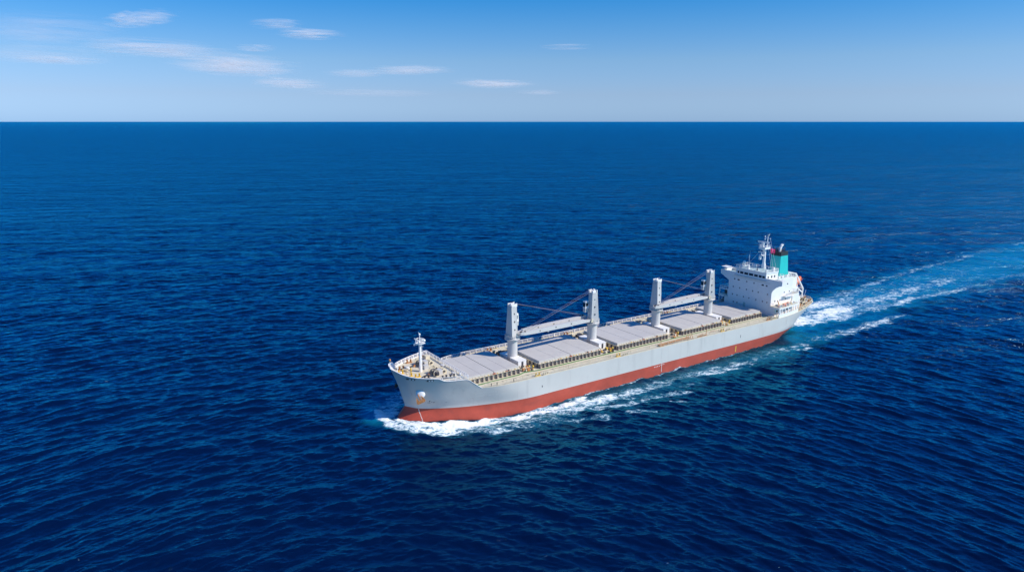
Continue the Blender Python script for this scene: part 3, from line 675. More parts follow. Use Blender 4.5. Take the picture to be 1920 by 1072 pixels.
for z in (10.2, 12.4): mb.bar((-54.2, -12.9, z), (-54.2, -9.0, z), .3, .36); mb.bar((-54.2, -12.9, z), (-60, -12.9, z), .3, .3)
mb.box(-59, -56, -12.2, -9.6, 10.4, 12.0, 1); mb.box(-56.4, -54.8, -11.6, -9.8, 7.5, 9.6, 1); mb.build('boat_frame', ['white', 'dark'], ship)
rail('railing', [(-54.2, -9.0, 12.5), (-54.2, -12.9, 12.5), (-60, -12.9, 12.5)], .9, 1.0, 2, .04, .03, 'white', ship)

# wheelhouse
mb = MB(); mb.box(-60.4, FX - .02, -6.25, 6.35, 18.3, 20.95); mb.box(-60.4, FX + .25, -6.5, 6.55, 20.95, 21.1)
wh = mb.build('wheelhouse', 'white', ship)
mb = MB(); mb.box(-60.25, FX + .1, -6.35, 6.4, 21.1, 21.15); mb.build('roof', 'roof', wh)
mb = MB(); mb.box(-60.4, FX + .25, -6.5, -6.4, 21.1, 21.35); mb.box(-60.4, FX + .25, 6.45, 6.55, 21.1, 21.35); mb.box(FX + .15, FX + .25, -6.4, 6.45, 21.1, 21.35)
mb.build('roof_coaming', 'white', wh)
for a, b in ((-5.5, -4.8), (-4.4, -3.0), (-2.6, -1.0), (-.65, 1.1), (1.5, 3.0), (3.4, 4.6), (4.85, 5.9)):
    mb = MB(); mb.box(FX - .02, FX + .03, a - .05, b + .05, 19.22, 20.12, 0); mb.box(FX + .03, FX + .05, a, b, 19.28, 20.06, 1)
    mb.build('window', ['white', 'glass'], wh)
for x in (-55.1, -57.0, -58.6):
    mb = MB(); mb.box(x - .36, x + .36, 6.33, 6.38, 19.2, 20.1, 0); mb.box(x - .3, x + .3, 6.38, 6.4, 19.28, 20.02, 1); mb.build('window', ['white', 'glass'], wh)
rail('railing', [(-60.3, -6.4, 21.3), (FX + .15, -6.4, 21.3), (FX + .15, 6.45, 21.3), (-60.3, 6.45, 21.3), (-60.3, -6.4, 21.3)], .85, 1.35, 2, .045, .035, 'white', wh)
# roof fittings
mb = MB(); mb.tube((-55.6, -4.2, 21.1), (-55.6, -4.2, 22.6), .16, n=8); mb.lathe((-55.6, -4.2, 23.1), [(.1, -.6), (.42, -.45), (.55, -.1), (.55, .15), (.38, .45), (.1, .58)], 16)
mb.build('satellite_dome', 'white', wh)
mb = MB(); mb.tube((-57.5, -3.5, 21.1), (-57.5, -3.5, 27.2), .035, n=5); mb.tube((-60.2, -5.8, 21.1), (-60.2, -5.8, 25.0), .03, n=5); mb.each('whip_antenna', 'white', wh)
mb = MB()
for x, y, s, h_ in ((-54.9, -1.8, .35, 1.1), (-55.8, 1.6, .25, .5), (-59.5, -2.5, .5, .9), (-56.2, -5.6, .35, .6), (-59.8, 4.8, .4, 1.2), (-58.8, 5.6, .3, .7), (-55.2, 5.4, .2, 1.0)): mb.box(x - s, x + s, y - s, y + s, 21.12, 21.12 + h_, 0, .05, .05)
mb.box(-55.6, -55.2, 1.4, 1.7, 21.15, 22.0, 1); mb.lathe((-54.9, -1.8, 22.2), [(.25, 0), (.35, .2), (.2, .5)], 10)
mb.each('roof_fitting', ['white', 'dark'], wh)
# wing tip pelorus stand and rails
for s in (1, -1):
    mb = MB(); mb.box(-55.3, -54.3, s * 12.0 - .5, s * 12.0 + .5, 19.4, 19.5); mb.lathe((-55.4, s * 11.7, 18.3), [(.2, 0), (.16, 1.2), (.3, 1.4)], 10); mb.build('bearing_stand', 'white', ship)
    mb = MB(); mb.bar((-55.2, s * 11.4, 19.4), (-55.2, s * 11.4, 20.5), .2); mb.box(-56.6, -54.0, s * 11.4 - 1.3, s * 11.4 + 1.3, 20.42, 20.5)
    if s < 0: mb.build('wing_canopy', 'white', ship)
# radar mast
OFF[:] = [3.3, 0.0, .8]
mb = MB()
mb.lathe((-61.4, 0, 0), [(.85, 18.3), (.85, 21.1), (.75, 22.0), (.5, 23.0), (.42, 27.9)], 16)
rm = mb.build('radar_mast', 'white', ship)
mb = MB(); mb.box(-62.6, -59.6, -1.3, 1.3, 27.9, 28.1); mb.box(-62.6, -59.6, -1.3, -1.22, 28.1, 28.7); mb.box(-62.6, -59.6, 1.22, 1.3, 28.1, 28.7); mb.box(-59.7, -59.6, -1.3, 1.3, 28.1, 28.7); mb.prism([(-60.2, 27.9), (-61.0, 27.0), (-61.0, 27.9)], 'y', -.5, .5)
mb.build('radar_platform', 'white', rm)
rail('railing', [(-62.6, -1.3, 28.6), (-59.6, -1.3, 28.6), (-59.6, 1.3, 28.6), (-62.6, 1.3, 28.6)], .6, .9, 1, .05, .04, 'white', rm)
mb = MB(); mb.lathe((-60.4, -.2, 28.1), [(.35, 0), (.35, .8), (.25, 1.7)], 12); mb.bar((-60.2 , -2.2, 30.3), (-60.9, 1.8, 30.3), .25, .42); mb.box(-60.8, -60.0, -.6, .2, 29.7, 30.15); mb.build('radar_scanner', 'white', rm)
mb = MB(); mb.box(-60.9, -59.6, -.9, .5, 25.6, 25.75); mb.lathe((-60.2, -.4, 25.75), [(.25, 0), (.2, .8)], 10); mb.bar((-60.0, -1.6, 26.75), (-60.5, .9, 26.75), .2, .32); mb.box(-60.6, -59.8, -1.1, -.5, 24.2, 25.3); mb.bar((-60.9, -.8, 24.0), (-59.8, -1.0, 24.0), .1)
mb.build('radar_scanner', 'white', rm)
mb = MB(); mb.tube((-62.2, .2, 28.1), (-62.2, .2, 32.7), .2, .13, 8); mb.bar((-62.2, -.9, 31.6), (-62.2, 1.2, 31.6), .08); mb.lathe((-62.2, -.9, 31.8), [(.2, 0), (.2, .5)], 8); mb.lathe((-62.2, -.9, 30.9), [(.18, 0), (.18, .4)], 8); mb.lathe((-62.2, 1.2, 31.4), [(.18, 0), (.18, .3)], 8); mb.lathe((-62.2, .6, 32.6), [(.2, 0), (.2, .3)], 8)
for z in (29.2, 29.8): mb.bar((-61.4, 1.5, z), (-61.4, .5, z), .1); mb.bar((-59.8, -1.6, z), (-59.8, -.9, z), .1)
mb.build('mast_pole', 'white', rm)
mb = MB()
for a, b in (((-62.2, 1.2, 31.5), (-60.2, 6.2, 21.4)), ((-62.4, -1.1, 28.4), (-60.2, -5.9, 21.3)), ((-62.5, 1.3, 28.2), (-61.6, 4.6, 18.4)), ((-62.5, .6, 28.2), (-62.2, 3.2, 18.4))): mb.tube(a, b, .028, n=4, cap=False)
mb.build('halyard', 'white', rm)
# flag on its halyard
fv = MB(); nn = 8
vs = []
for i in range(nn + 1):
    for j in range(5):
        t = i / nn; vs.append((-62.6 - t * 2.4, 1.25 + .25 * math.sin(t * 7) + .1 * t, 28.1 - j * .42 - t * .55 + .1 * math.sin(t * 5 + j)))
fv.add(vs, [(i * 5 + j, (i + 1) * 5 + j, (i + 1) * 5 + j + 1, i * 5 + j + 1) for i in range(nn) for j in range(4)], 0, True)
fl = fv.build('flag', 'flagcloth'); fl.matrix_world = W; sm = fl.modifiers.new('thickness', 'SOLIDIFY'); sm.thickness = .02
tag(fl, 'small dark red flag flying from the radar mast halyard in front of the funnel', 'flag')
# funnel
OFF[:] = [3.6, 0.0, .8]
mb = MB()
def fun(z0, z1, mi, g=0.0, taper=1.0):
    def ring(z):
        s_ = (25.0 - z) / 8.0 * .9 * taper
        x0, x1, y = -72.6 - s_ - g, -67.9 + s_ * .1 + g, 2.0 + g + s_ * .12
        c = .35; return [(x0 + c, -y), (x1 - c, -y), (x1, -y + c), (x1, y - c), (x1 - c, y), (x0 + c, y), (x0, y - c), (x0, -y + c)]
    a, b = ring(z0), ring(z1); vs = [(x, y, z0) for x, y in a] + [(x, y, z1) for x, y in b]
    mb.add(vs, [(i, (i + 1) % 8, 8 + (i + 1) % 8, 8 + i) for i in range(8)] + [tuple(range(7, -1, -1)), tuple(range(8, 16))], mi)
fun(17.0, 24.85, 0); fun(24.85, 26.2, 1, .02)
fn = mb.build('funnel', ['teal', 'black'], ship)
mb = MB()
for x, y, r, h_ in ((-68.8, -1.1, .16, 1.2), (-69.2, -.2, .16, 1.4), (-69.6, -1.2, .2, 1.0), (-70.2, .9, .14, .9), (-71.6, -.8, .2, .7), (-71.8, .8, .12, 1.3), (-72.2, 0, .12, .7)): mb.tube((x, y, 26.1), (x + .1, y, 26.2 + h_), r, n=8, mi=0)
mb.each('vent_pipe', ['dark'], fn)
mb = MB(); pts = [(-70.0, .1, 26.1), (-70.1, .1, 27.2), (-70.5, .15, 28.0), (-71.1, .2, 28.5)]
for a, b in zip(pts[:-1], pts[1:]): mb.tube(a, b, .5, .5, 14)
mb.lathe(pts[-1], [(.1, -.1), (.5, -.1), (.5, .1)], 14); mb.tube((-69.3, .6, 26.1), (-69.4, .6, 27.4), .26, n=10)
mb.build('exhaust_pipe', 'white', fn)
OFF[:] = [2.7, 0.0, .68]
mb = MB()
for x, y in ((-67.0, 2.9), (-68.2, 3.1), (-70.6, 3.0), (-66.4, 1.0), (-72.4, 3.1), (-66.3, -2.5)): mb.lathe((x, y, 17.05), [(.18, 0), (.18, .7), (.34, .75), (.3, 1.1), (.1, 1.2)], 10)
for x in (-66.8, -64.2, -62.4): mb.box(x - .4, x + .4, 5.0, 5.8, 18.25 if x > -65.4 else 17.0, 18.9)
mb.each('mushroom_vent', 'white', house)

# free-fall boat launching frame over the stern
OFF[:] = [2.1, 0.0, .2]
mb = MB()
for y in (-1.75, 1.75):
    P = [(-72.2, y, 17.0), (-72.4, y, 18.9), (-76.9, y, 18.0), (-82.0, y, 11.8), (-81.7, y, 7.5)]
    for a, b in zip(P[:-1], P[1:]): mb.bar(a, b, .34, .4)
    mb.bar((-72.4, y, 18.9), (-75.0, y, 13.6), .26); mb.bar((-75.0, y, 14.6), (-82.0, y, 10.2), .34, .4); mb.bar((-76.9, y, 18.0), (-78.6, y, 12.4), .2)
    mb.bar((-76, y, 7.5), (-76, y, 14.0), .26); mb.bar((-79.4, y, 7.5), (-79.4, y, 11.6), .24); mb.bar((-76, y, 8), (-79.4, y, 11.4), .16)
for P in ((-76.9, 18.0), (-82.0, 11.8), (-75.2, 14.3), (-72.4, 18.9)): mb.bar((P[0], -1.75, P[1]), (P[0], 1.75, P[1]), .28)
for k in range(9):
    t = k / 8; mb.bar((-77.5 - 4.2 * t, 2.0, 15.2 - 4.2 * t), (-77.5 - 4.2 * t, 2.0, 16.2 - 4.2 * t), .05)
mb.build('lifeboat_davit', 'white', ship)
OFF[:] = [0.0, 0.0, 0.0]
bt = bpy.data.objects.new('lifeboat', None); COL.objects.link(bt); bt.matrix_world = W @ Matrix.Translation((-77.6, 0, 14.0)) @ Matrix.Rotation(R(35), 4, 'Y')
# local x runs towards the bow of the ship; the boat points down and aft
tag(bt, 'orange enclosed free-fall lifeboat tilted bow down in its white stern frame', 'lifeboat')
mb = MB(); mb.lathe((0, 0, 0), [(.08, -3.6), (.6, -3.1), (1.0, -2.2), (1.25, -.8), (1.3, 1.0), (1.2, 2.4), (.95, 3.1), (.3, 3.3)], 20, 0, 'x')
mb.build('hull', 'orange', bt)
mb = MB(); mb.box(1.3, 2.7, -.7, .7, .8, 1.75, 0, .15, .12); mb.box(1.28, 1.34, -.5, .5, 1.3, 1.6, 1); mb.build('canopy', ['orange', 'glass'], bt)
mb = MB(); mb.tube((-3.0, 1.12, -.2), (2.8, 1.25, -.2), .09, n=6); mb.tube((-3.0, -1.12, -.2), (2.8, -1.25, -.2), .09, n=6); mb.build('fender', 'red', bt)
# stern deck gear
winch(-79.6, 2.6, 7.5, .8); winch(-79.6, -2.6, 7.5, .8)
winch(-74.0, 5.6, 7.5, .8)
for x, y in ((-80.4, 4.6), (-82.2, 1.2), (-75.2, 7.0), (-70.4, 8.8), (-66.5, 10.0)): bitts(x, y, 7.5, 'rust')
for k, (x, y) in enumerate(((-71.5, 7.0), (-77.8, 4.8), (-67.0, 9.6), (-49.0, 11.6), (-48.6, 12.2), (-48.0, 11.0), (-47.6, 12.0), (-49.5, 10.8))): vent(x, y, 7.5, .9, .25, random.choice(('rust', 'dark', 'cream', 'white')))
mb = MB()
for k in range(26):
    x = random.uniform(-80, -54); y = hull_y(x, 7.5) - random.uniform(.5, 1.1); s = random.uniform(.1, .3)
    mb.box(x - s, x + s, y - s, y + s, 7.5, 7.6 + random.uniform(.2, .8), random.choice((0, 1, 2)))
mb.each('deck_gear', ['cream', 'rust', 'dark'], ship)
mb = MB(); mb.box(-82.9, -82.3, -1.0, 1.0, 7.5, 8.3); mb.bar((-83.6, 0, 7.5), (-84.6, 0, 10.4), .08); mb.build('ensign_staff', 'white', ship)

# ------------------------------------------------------------------ the sea
def smooth(a, b, x):
    t = np.clip((x - a) / (b - a), 0, 1); return t * t * (3 - 2 * t)
def segd(px, py, pts):
    # distance to a polyline and the running fraction along it
    best = np.full(px.shape, 1e9); fr = np.zeros(px.shape); n = len(pts) - 1
    for i in range(n):
        ax, ay = pts[i]; bx, by = pts[i + 1]; dx, dy = bx - ax, by - ay; l2 = dx * dx + dy * dy
        t = np.clip(((px - ax) * dx + (py - ay) * dy) / l2, 0, 1)
        d = np.hypot(px - ax - t * dx, py - ay - t * dy); m = d < best
        best = np.where(m, d, best); fr = np.where(m, (i + t) / n, fr)
    return best, fr
FO = [  # foam streaks: points in the ship's frame, half width start/end, strength start/end
 ([(85.0, -3), (86.2, 1.0), (86.1, 4.2), (84.6, 7.6), (81.8, 10.9), (77.4, 14.0), (73.3, 16.4)], 1.3, 2.1, 1.25, 1.0),
 ([(83.0, 3.5), (81.5, 6.8), (79.0, 10.0), (75.5, 12.6), (70, 15.0), (64, 17.2)], 1.5, 2.0, 1.1, .9),
 ([(73.1, 16.8), (67.8, 18.8), (61.2, 21.6), (56.5, 23.6), (50.4, 24.4), (45.1, 24.2)], 2.2, 2.6, .95, .75),
 ([(72.0, 12.6), (66.0, 14.8), (59.5, 16.6), (52.6, 17.4), (44.4, 17.6), (35.9, 18.2)], 1.7, 1.7, 1.25, .95),
 ([(58, 19.5), (50, 20.8), (42, 21.2), (34, 21.6), (26, 21.8)], 3.0, 2.6, .85, .78),
 ([(38.2, 21.6), (28.5, 21.5), (19.0, 21.6), (8.4, 21.4), (-3.2, 21.2), (-11, 21.8)], 2.3, 1.7, .95, .82),
 ([(-7.9, 22.6), (-16.2, 22.8), (-24.9, 23.2), (-34.1, 22.4), (-45.8, 21.8), (-57, 21.3)], 2.2, 1.8, .88, .75),
 ([(46.5, 26.4), (41.4, 28.6), (38.5, 30.3)], 1.0, 1.4, .7, .95),
 ([(38, 24.4), (32.0, 25.9)], 1.0, 1.0, .8, .7), ([(31, 26.6), (23.0, 27.9)], 1.3, 1.1, .85, .8), ([(31.6, 31.2), (25.0, 34.4)], .9, .5, .9, .9),
 ([(21, 26.8), (15.5, 27.4), (8.0, 30.6)], 1.3, 1.0, .75, .8), ([(17.2, 32.2), (10.5, 36.5)], .6, .5, .8, .7),
 ([(6.5, 26.0), (-2.5, 28.0)], .9, .6, .7, .6), ([(-49, 24.6), (-55.5, 25.6)], .8, .7, .85, .8),
 ([(-60, 20.6), (-68.2, 21.0), (-78.4, 22.2), (-92.9, 21.8), (-107.7, 21.4)], 2.2, 2.2, .62, .84), ([(-78, 22.2), (-92.9, 21.6), (-107.7, 21.2), (-123.5, 21.0)], 2.4, 1.6, .86, .66),
 ([(-123.5, 20.9), (-150, 22.5), (-176, 24)], .7, .6, .4, .25),
 ([(-72, 3.0), (-85.0, 3.6), (-94.5, 3.4), (-118.5, 2.2), (-143.4, 1.5), (-161.7, .9), (-185.6, .6), (-205.8, .5)], 4.2, 3.2, 1.12, .70),
 ([(-74, 5), (-84, 7), (-94.7, 9.4), (-117.5, 9.2), (-140.9, 9.8)], 3.2, 3.0, .98, .80), ([(-140.9, 9.8), (-159.5, 11.1), (-183.5, 13.0), (-208.5, 13.2), (-247, 13.8), (-300, 15)], 2.0, 1.7, .78, .60),
 ([(-76, -2), (-88, -3.4), (-99.2, -4.9), (-115.1, -7.2), (-135, -10.4)], 4.6, 4.0, .92, .78), ([(-135, -10.4), (-165.3, -15.4), (-193.0, -18.2), (-222.7, -21), (-257.4, -21.5), (-299.5, -25), (-360, -26)], 2.0, 1.9, .72, .58),
 ([(-82, 0), (-120, -2), (-150, -5)], 8.0, 9.5, .80, .58), ([(-84, 6), (-112, 6), (-140, 6)], 3.4, 4.0, .82, .62), ([(-145, -4), (-190, -6), (-240, -6), (-330, -5)], 8.0, 9.0, .56, .45), ([(-140, 5), (-190, 7), (-240, 5)], 4.0, 5.0, .56, .42),
 ([(55, 15.75), (30, 15.75), (0, 15.75), (-30, 15.75), (-44, 15.3), (-60, 11.9), (-70, 6.9)], .28, .3, .9, .7),
 ([(83.5, -1), (81.5, -5), (78, -10), (72, -14.5), (62, -19)], 2.6, 2.0, 1.15, .7)]
AE = [([(-70, 2), (-120, 1), (-200, -3), (-330, -6), (-480, -8)], 9.5, 19, 1.0, .75), ([(-60, 19), (-90, 20.5), (-120, 21)], 4.0, 2.5, .65, .35), ([(60, 18), (20, 21.5), (-30, 22.5), (-60, 21.5)], 4.0, 3.5, .22, .36),
      ([(86.5, 0), (85, -6), (80, -12)], 3.0, 4.0, 1.2, .8), ([(-76, 0), (-100, 0)], 7, 9, .6, .5)]
def wob(px, py, l0, l1, seed, n=16):
    g = np.random.default_rng(seed); o = np.zeros(px.shape)
    for i in range(n):
        t_ = g.uniform(0, 6.28); k = 2 * math.pi / g.uniform(l0, l1); o += np.cos(k * (px * math.cos(t_) * .6 + py * math.sin(t_)) + g.uniform(0, 6.28))
    return o / (n / 2) ** .5
def field(px, py, T, rough=1.0):
    f = np.zeros(px.shape)
    for pts, w0, w1, s0, s1 in T:
        x0 = min(p[0] for p in pts) - 25; x1 = max(p[0] for p in pts) + 25; y0 = min(p[1] for p in pts) - 25; y1 = max(p[1] for p in pts) + 25
        m = (px > x0) & (px < x1) & (py > y0) & (py < y1)
        if not m.any(): continue
        d, t = segd(px[m], py[m], pts); w = w0 + (w1 - w0) * t; s = s0 + (s1 - s0) * t
        qx, qy = px[m], py[m]; d = np.abs(d + rough * w * .34 * wob(qx, qy, 3, 11, len(pts))); s = s * (1 + rough * .15 * wob(qx, qy, 7, 30, 77 + len(pts)))
        f[m] = np.maximum(f[m], s * np.exp(-(d / (w * 1.25)) ** 4 * .8))
    return f
azf = np.radians(np.arange(-43, 43.001, .075)); azc = np.radians(np.arange(46, 315, 4.0))
az = np.concatenate([azf, azc])
dep = np.concatenate([np.linspace(math.radians(80), math.radians(38.5), 24), np.linspace(math.radians(38), math.radians(4.0), 1000), np.geomspace(math.radians(3.93), math.radians(.02), 110)])
rad = 72.6 / np.tan(dep)
Rg, Ag = np.meshgrid(rad, az, indexing='ij')
X = Rg * np.sin(Ag); Y = Rg * np.cos(Ag)
dr = np.abs(np.gradient(rad))[:, None] * np.ones_like(Rg)
da = np.where(np.arange(len(az)) < len(azf), .075, 4.0)[None, :] * math.pi / 180 * Rg
rel = np.cos(Ag)
sp = np.maximum(np.minimum(dr, 1e6), da * .8)
# wave trains; the crests bend round so that they lie across the line of sight of the open sea
Yw = np.sqrt((1.15 * X) ** 2 + (Y + 15.0) ** 2)
Hh = np.zeros(X.shape, np.float32); slope2 = np.zeros(X.shape, np.float32)
nw = 118; nf = len(azf)
for i, l in enumerate(np.geomspace(1.0, 60, nw)):
    th = rng.normal(0, .46); k = 2 * math.pi / l
    st = .034 if l < 1.9 else .044 if l < 5 else .030 if l < 10 else .010 if l < 24 else .005
    a = st / k * rng.uniform(.6, 1.35); p1, p2 = rng.uniform(0, 6.28, 2)
    for sl_ in (slice(0, nf), slice(nf, None)):
        w = smooth(1.7, 3.6, l / sp[:, sl_])
        rows = np.where(w.max(1) > 0)[0]
        slope2[:, sl_] += (1 - w) * .5 * (a * k) ** 2
        if len(rows) == 0: continue
        n_ = rows[-1] + 1; xx = X[:n_, sl_]; yy = Yw[:n_, sl_]
        ph = k * (yy * math.cos(th) + xx * math.sin(th)) + p1
        ph += .7 * np.sin(k * .12 * (xx * math.cos(th) - yy * math.sin(th)) + p2)
        c_ = np.cos(ph); Hh[:n_, sl_] += a * w[:n_] * (c_ + .3 * (2 * c_ * c_ - 1))
O3 = O2 - PRT * 2.35                                # the wake is laid out from a line parallel to the keel
sx = -(X - O3[0]) * AST[0] - (Y - O3[1]) * AST[1]; sy = (X - O3[0]) * PRT[0] + (Y - O3[1]) * PRT[1]
foam = field(sx, sy, FO, .65); aer = np.maximum(field(sx, sy, AE, .4), np.clip(foam, 0, 1) ** 2 * .5)
# calm between wake streaks, swell at the bow, trough along the side
near = (np.abs(sy) < 60) & (sx > -400) & (sx < 110)
calm = 1 - .55 * np.exp(-((sy - 2) / 16) ** 4) * smooth(-60, -90, sx) * smooth(-420, -300, sx)
Hh *= calm
hw = np.exp(-((np.abs(sy - 2.35) - 13.05) / 4.5) ** 2) * np.interp(sx, [-75, -60, -20, 10, 25, 45, 60, 72, 80, 84], [0, -.15, 0, 0, -.1, -.6, -.75, -.7, -.5, 0])
Hh += hw * (np.abs(sy) < 40)
d, t = segd(sx[near], sy[near], [(84.0, -9), (85.8, -6), (86.2, 1.0), (85.6, 4.5), (84.0, 7.8), (81.0, 11.2), (77, 13.8), (72, 16.4), (62, 20.5), (50, 23.6)])
b = np.zeros_like(Hh); b[near] = (.75 * (1 - t) + .3 * t) * smooth(0, .12, t) * np.exp(-(d / (1.5 + 1.2 * t)) ** 2); Hh += b
for (cx_, cy_, az_, A_) in ((215, 305, 4, .55), (285, 331, 2, .45), (335, 350, 0, .4), (160, 270, 6, .45), (118, 236, 8, .4)):
    c_, s_ = math.cos(R(az_)), math.sin(R(az_)); u_ = (X - cx_) * c_ + (Y - cy_) * s_; v_ = -(X - cx_) * s_ + (Y - cy_) * c_
    Hh += A_ * np.cos(v_ * 2 * math.pi / 15) * np.exp(-(u_ / 30) ** 2 - (v_ / 13) ** 2)
# lumpy foam relief
lump = np.zeros_like(Hh)
for i in range(26):
    th = rng.uniform(0, 6.28); k = 2 * math.pi / rng.uniform(1.1, 4.5)
    lump += np.cos(k * (X * math.cos(th) + Y * math.sin(th)) + rng.uniform(0, 6.28)) / 26 ** .5
Hh += .09 * lump * np.clip(foam, 0, 1)
Hh = np.where(Rg > 9000, 0, Hh)
# scattered little whitecaps on crests
cap = np.zeros_like(Hh)
for i in range(130):
    a_ = rng.uniform(-40, 40) * math.pi / 180; r_ = 72.6 / math.tan(math.radians(rng.uniform(6, 37)))
    x_, y_ = r_ * math.sin(a_), r_ * math.cos(a_)
    j0 = np.searchsorted(azf, a_); i0 = np.searchsorted(-dep, -math.atan(72.6 / r_))
    i1, i2 = max(i0 - 12, 0), i0 + 12; j1, j2 = max(j0 - 25, 0), min(j0 + 25, len(azf))
    L_ = rng.uniform(.2, .8) * (1.6 if rng.random() < .1 else 1); ta = rng.normal(0, .35)
    u_ = (X[i1:i2, j1:j2] - x_) * math.cos(ta) + (Y[i1:i2, j1:j2] - y_) * math.sin(ta); v_ = -(X[i1:i2, j1:j2] - x_) * math.sin(ta) + (Y[i1:i2, j1:j2] - y_) * math.cos(ta)
    cap[i1:i2, j1:j2] = np.maximum(cap[i1:i2, j1:j2], .55 * np.exp(-(u_ / L_) ** 2 - (v_ / (.32 + .2 * L_)) ** 2))
foam = np.maximum(foam, cap)
verts = np.stack([X, Y, Hh], -1).reshape(-1, 3)
verts = np.vstack([verts, [[0, 0, 0]]])
nr, na = Rg.shape
ii, jj = np.meshgrid(np.arange(nr - 1), np.arange(na), indexing='ij'); j2_ = (jj + 1) % na
quads = np.stack([ii * na + jj, (ii + 1) * na + jj, (ii + 1) * na + j2_, ii * na + j2_], -1).reshape(-1, 4)[:, ::-1]
me = bpy.data.meshes.new('sea'); nv = len(verts); nq = len(quads); ntri = na
me.vertices.add(nv); me.vertices.foreach_set('co', verts.astype(np.float32).ravel())
tri = np.stack([np.full(na, nv - 1), np.arange(na), (np.arange(na) + 1) % na], -1)[:, ::-1]
me.loops.add(nq * 4 + ntri * 3); me.loops.foreach_set('vertex_index', np.concatenate([quads.ravel(), tri.ravel()]).astype(np.int32))
me.polygons.add(nq + ntri)
me.polygons.foreach_set('loop_start', np.concatenate([np.arange(nq) * 4, nq * 4 + np.arange(ntri) * 3]).astype(np.int32))
me.polygons.foreach_set('use_smooth', np.ones(nq + ntri, bool))
me.update(calc_edges=True); me.validate()
for nm, arr in (('foam', foam), ('aeration', aer), ('unresolved', np.sqrt(slope2))):
    at = me.attributes.new(nm, 'FLOAT', 'POINT'); at.data.foreach_set('value', np.append(arr.ravel(), 0).astype(np.float32))
sea = bpy.data.objects.new('sea', me); COL.objects.link(sea); tag(sea, 'deep blue open sea with small waves and the white wake of the ship', 'sea', kind='structure')

m = bpy.data.materials.new('sea_water'); m.use_nodes = True; nt = m.node_tree; N = nt.nodes; L = nt.links; N.clear()
def nd(t, **k):
    n = N.new(t)
    for a, b in k.items(): setattr(n, a, b)
    return n
def mth(op, a, b=None, c=None, clamp=False):
    n = nd('ShaderNodeMath', operation=op, use_clamp=clamp)
    for i, v in enumerate((a, b, c)):
        if v is None: continue
        if isinstance(v, (int, float)): n.inputs[i].default_value = v
        else: L.new(v, n.inputs[i])
    return n.outputs[0]
tc = nd('ShaderNodeTexCoord')
def attr(nm):
    a = nd('ShaderNodeAttribute'); a.attribute_name = nm; return a.outputs['Fac']
def noise(vec, scale, detail=4, rough=.6, mapping=None, rot=0, dist=0):
    mp = nd('ShaderNodeMapping'); mp.inputs['Scale'].default_value = mapping or (1, 1, 1); mp.inputs['Rotation'].default_value = (0, 0, rot)
    L.new(vec, mp.inputs['Vector']); n = nd('ShaderNodeTexNoise'); n.inputs['Scale'].default_value = scale; n.inputs['Detail'].default_value = detail
    n.inputs['Roughness'].default_value = rough; n.inputs['Distortion'].default_value = dist; L.new(mp.outputs[0], n.inputs['Vector']); return n.outputs['Fac']
P = tc.outputs['Object']
rot = -math.atan2(-AST[1], -AST[0])
# foam: streaky noise in the ship's direction breaks up the density field
f1 = noise(P, .55, 9, .72, (.55, 1.3, 1), rot, .6); f2 = noise(P, 1.9, 7, .7, (.7, 1.2, 1), rot, .3)
fn_ = mth('ADD', mth('MULTIPLY', f1, .6), mth('MULTIPLY', f2, .4))
fd = attr('foam')
fn_ = mth('ADD', mth('MULTIPLY', mth('SUBTRACT', fn_, .5), 1.5), .5)
th_ = mth('SUBTRACT', 1.0, fd)
th_ = mth('ADD', mth('MULTIPLY', th_, .36), .385)
fm = mth('MULTIPLY', mth('SUBTRACT', fn_, th_), 5.5, clamp=True)
fm = mth('MULTIPLY', fm, mth('MULTIPLY', fd, 6.0, clamp=True))
fmask = mth('SMOOTH_MIN', fm, 1.0, .2)
fmask = mth('MULTIPLY', mth('MAXIMUM', mth('MINIMUM', fm, 1.0), 0.0), mth('ADD', .46, mth('MULTIPLY', fd, .66)), clamp=True)
# water body colour
ae = mth('MULTIPLY', mth('MULTIPLY', attr('aeration'), mth('ADD', .35, noise(P, .12, 6, .65, (.35, 1.2, 1), rot, .5))), 1.0, clamp=True)
cm = nd('ShaderNodeMix', data_type='RGBA'); L.new(ae, cm.inputs['Factor'])
big = noise(P, .004, 3, .5, (1, .35, 1))
cb = nd('ShaderNodeMix', data_type='RGBA'); L.new(big, cb.inputs['Factor']); cb.inputs[6].default_value = (.0003, .0045, .026, 1); cb.inputs[7].default_value = (.0004, .006, .034, 1)
L.new(cb.outputs[2], cm.inputs[6]); cm.inputs[7].default_value = (.003, .19, .33, 1)
body = nd('ShaderNodeBsdfDiffuse'); L.new(cm.outputs[2], body.inputs['Color'])
# fine ripples
cd = nd('ShaderNodeCameraData')
h1 = noise(P, 1.1, 5, .6, (.6, 1.25, 1), 0, .4); h2 = noise(P, .22, 5, .6, (.5, 1.4, 1), 0, .4); h3 = noise(P, .045, 6, .62, (.45, 1.5, 1), 0, .4)
bmp = nd('ShaderNodeBump'); bmp.inputs['Strength'].default_value = 1.0; bmp.inputs['Distance'].default_value = .16; L.new(h1, bmp.inputs['Height'])
bm2 = nd('ShaderNodeBump'); bm2.inputs['Strength'].default_value = 1.0; bm2.inputs['Distance'].default_value = .5; L.new(h2, bm2.inputs['Height']); L.new(bmp.outputs[0], bm2.inputs['Normal'])
bm3 = nd('ShaderNodeBump'); bm3.inputs['Strength'].default_value = 1.0; L.new(h3, bm3.inputs['Height']); L.new(bm2.outputs[0], bm3.inputs['Normal'])
L.new(mth('MULTIPLY', attr('unresolved'), 34.0), bm3.inputs['Distance'])
h4 = noise(P, .0085, 6, .6, (.4, 1.4, 1), 0, .5)
bm4 = nd('ShaderNodeBump'); bm4.inputs['Strength'].default_value = 1.0; L.new(h4, bm4.inputs['Height']); L.new(bm3.outputs[0], bm4.inputs['Normal'])
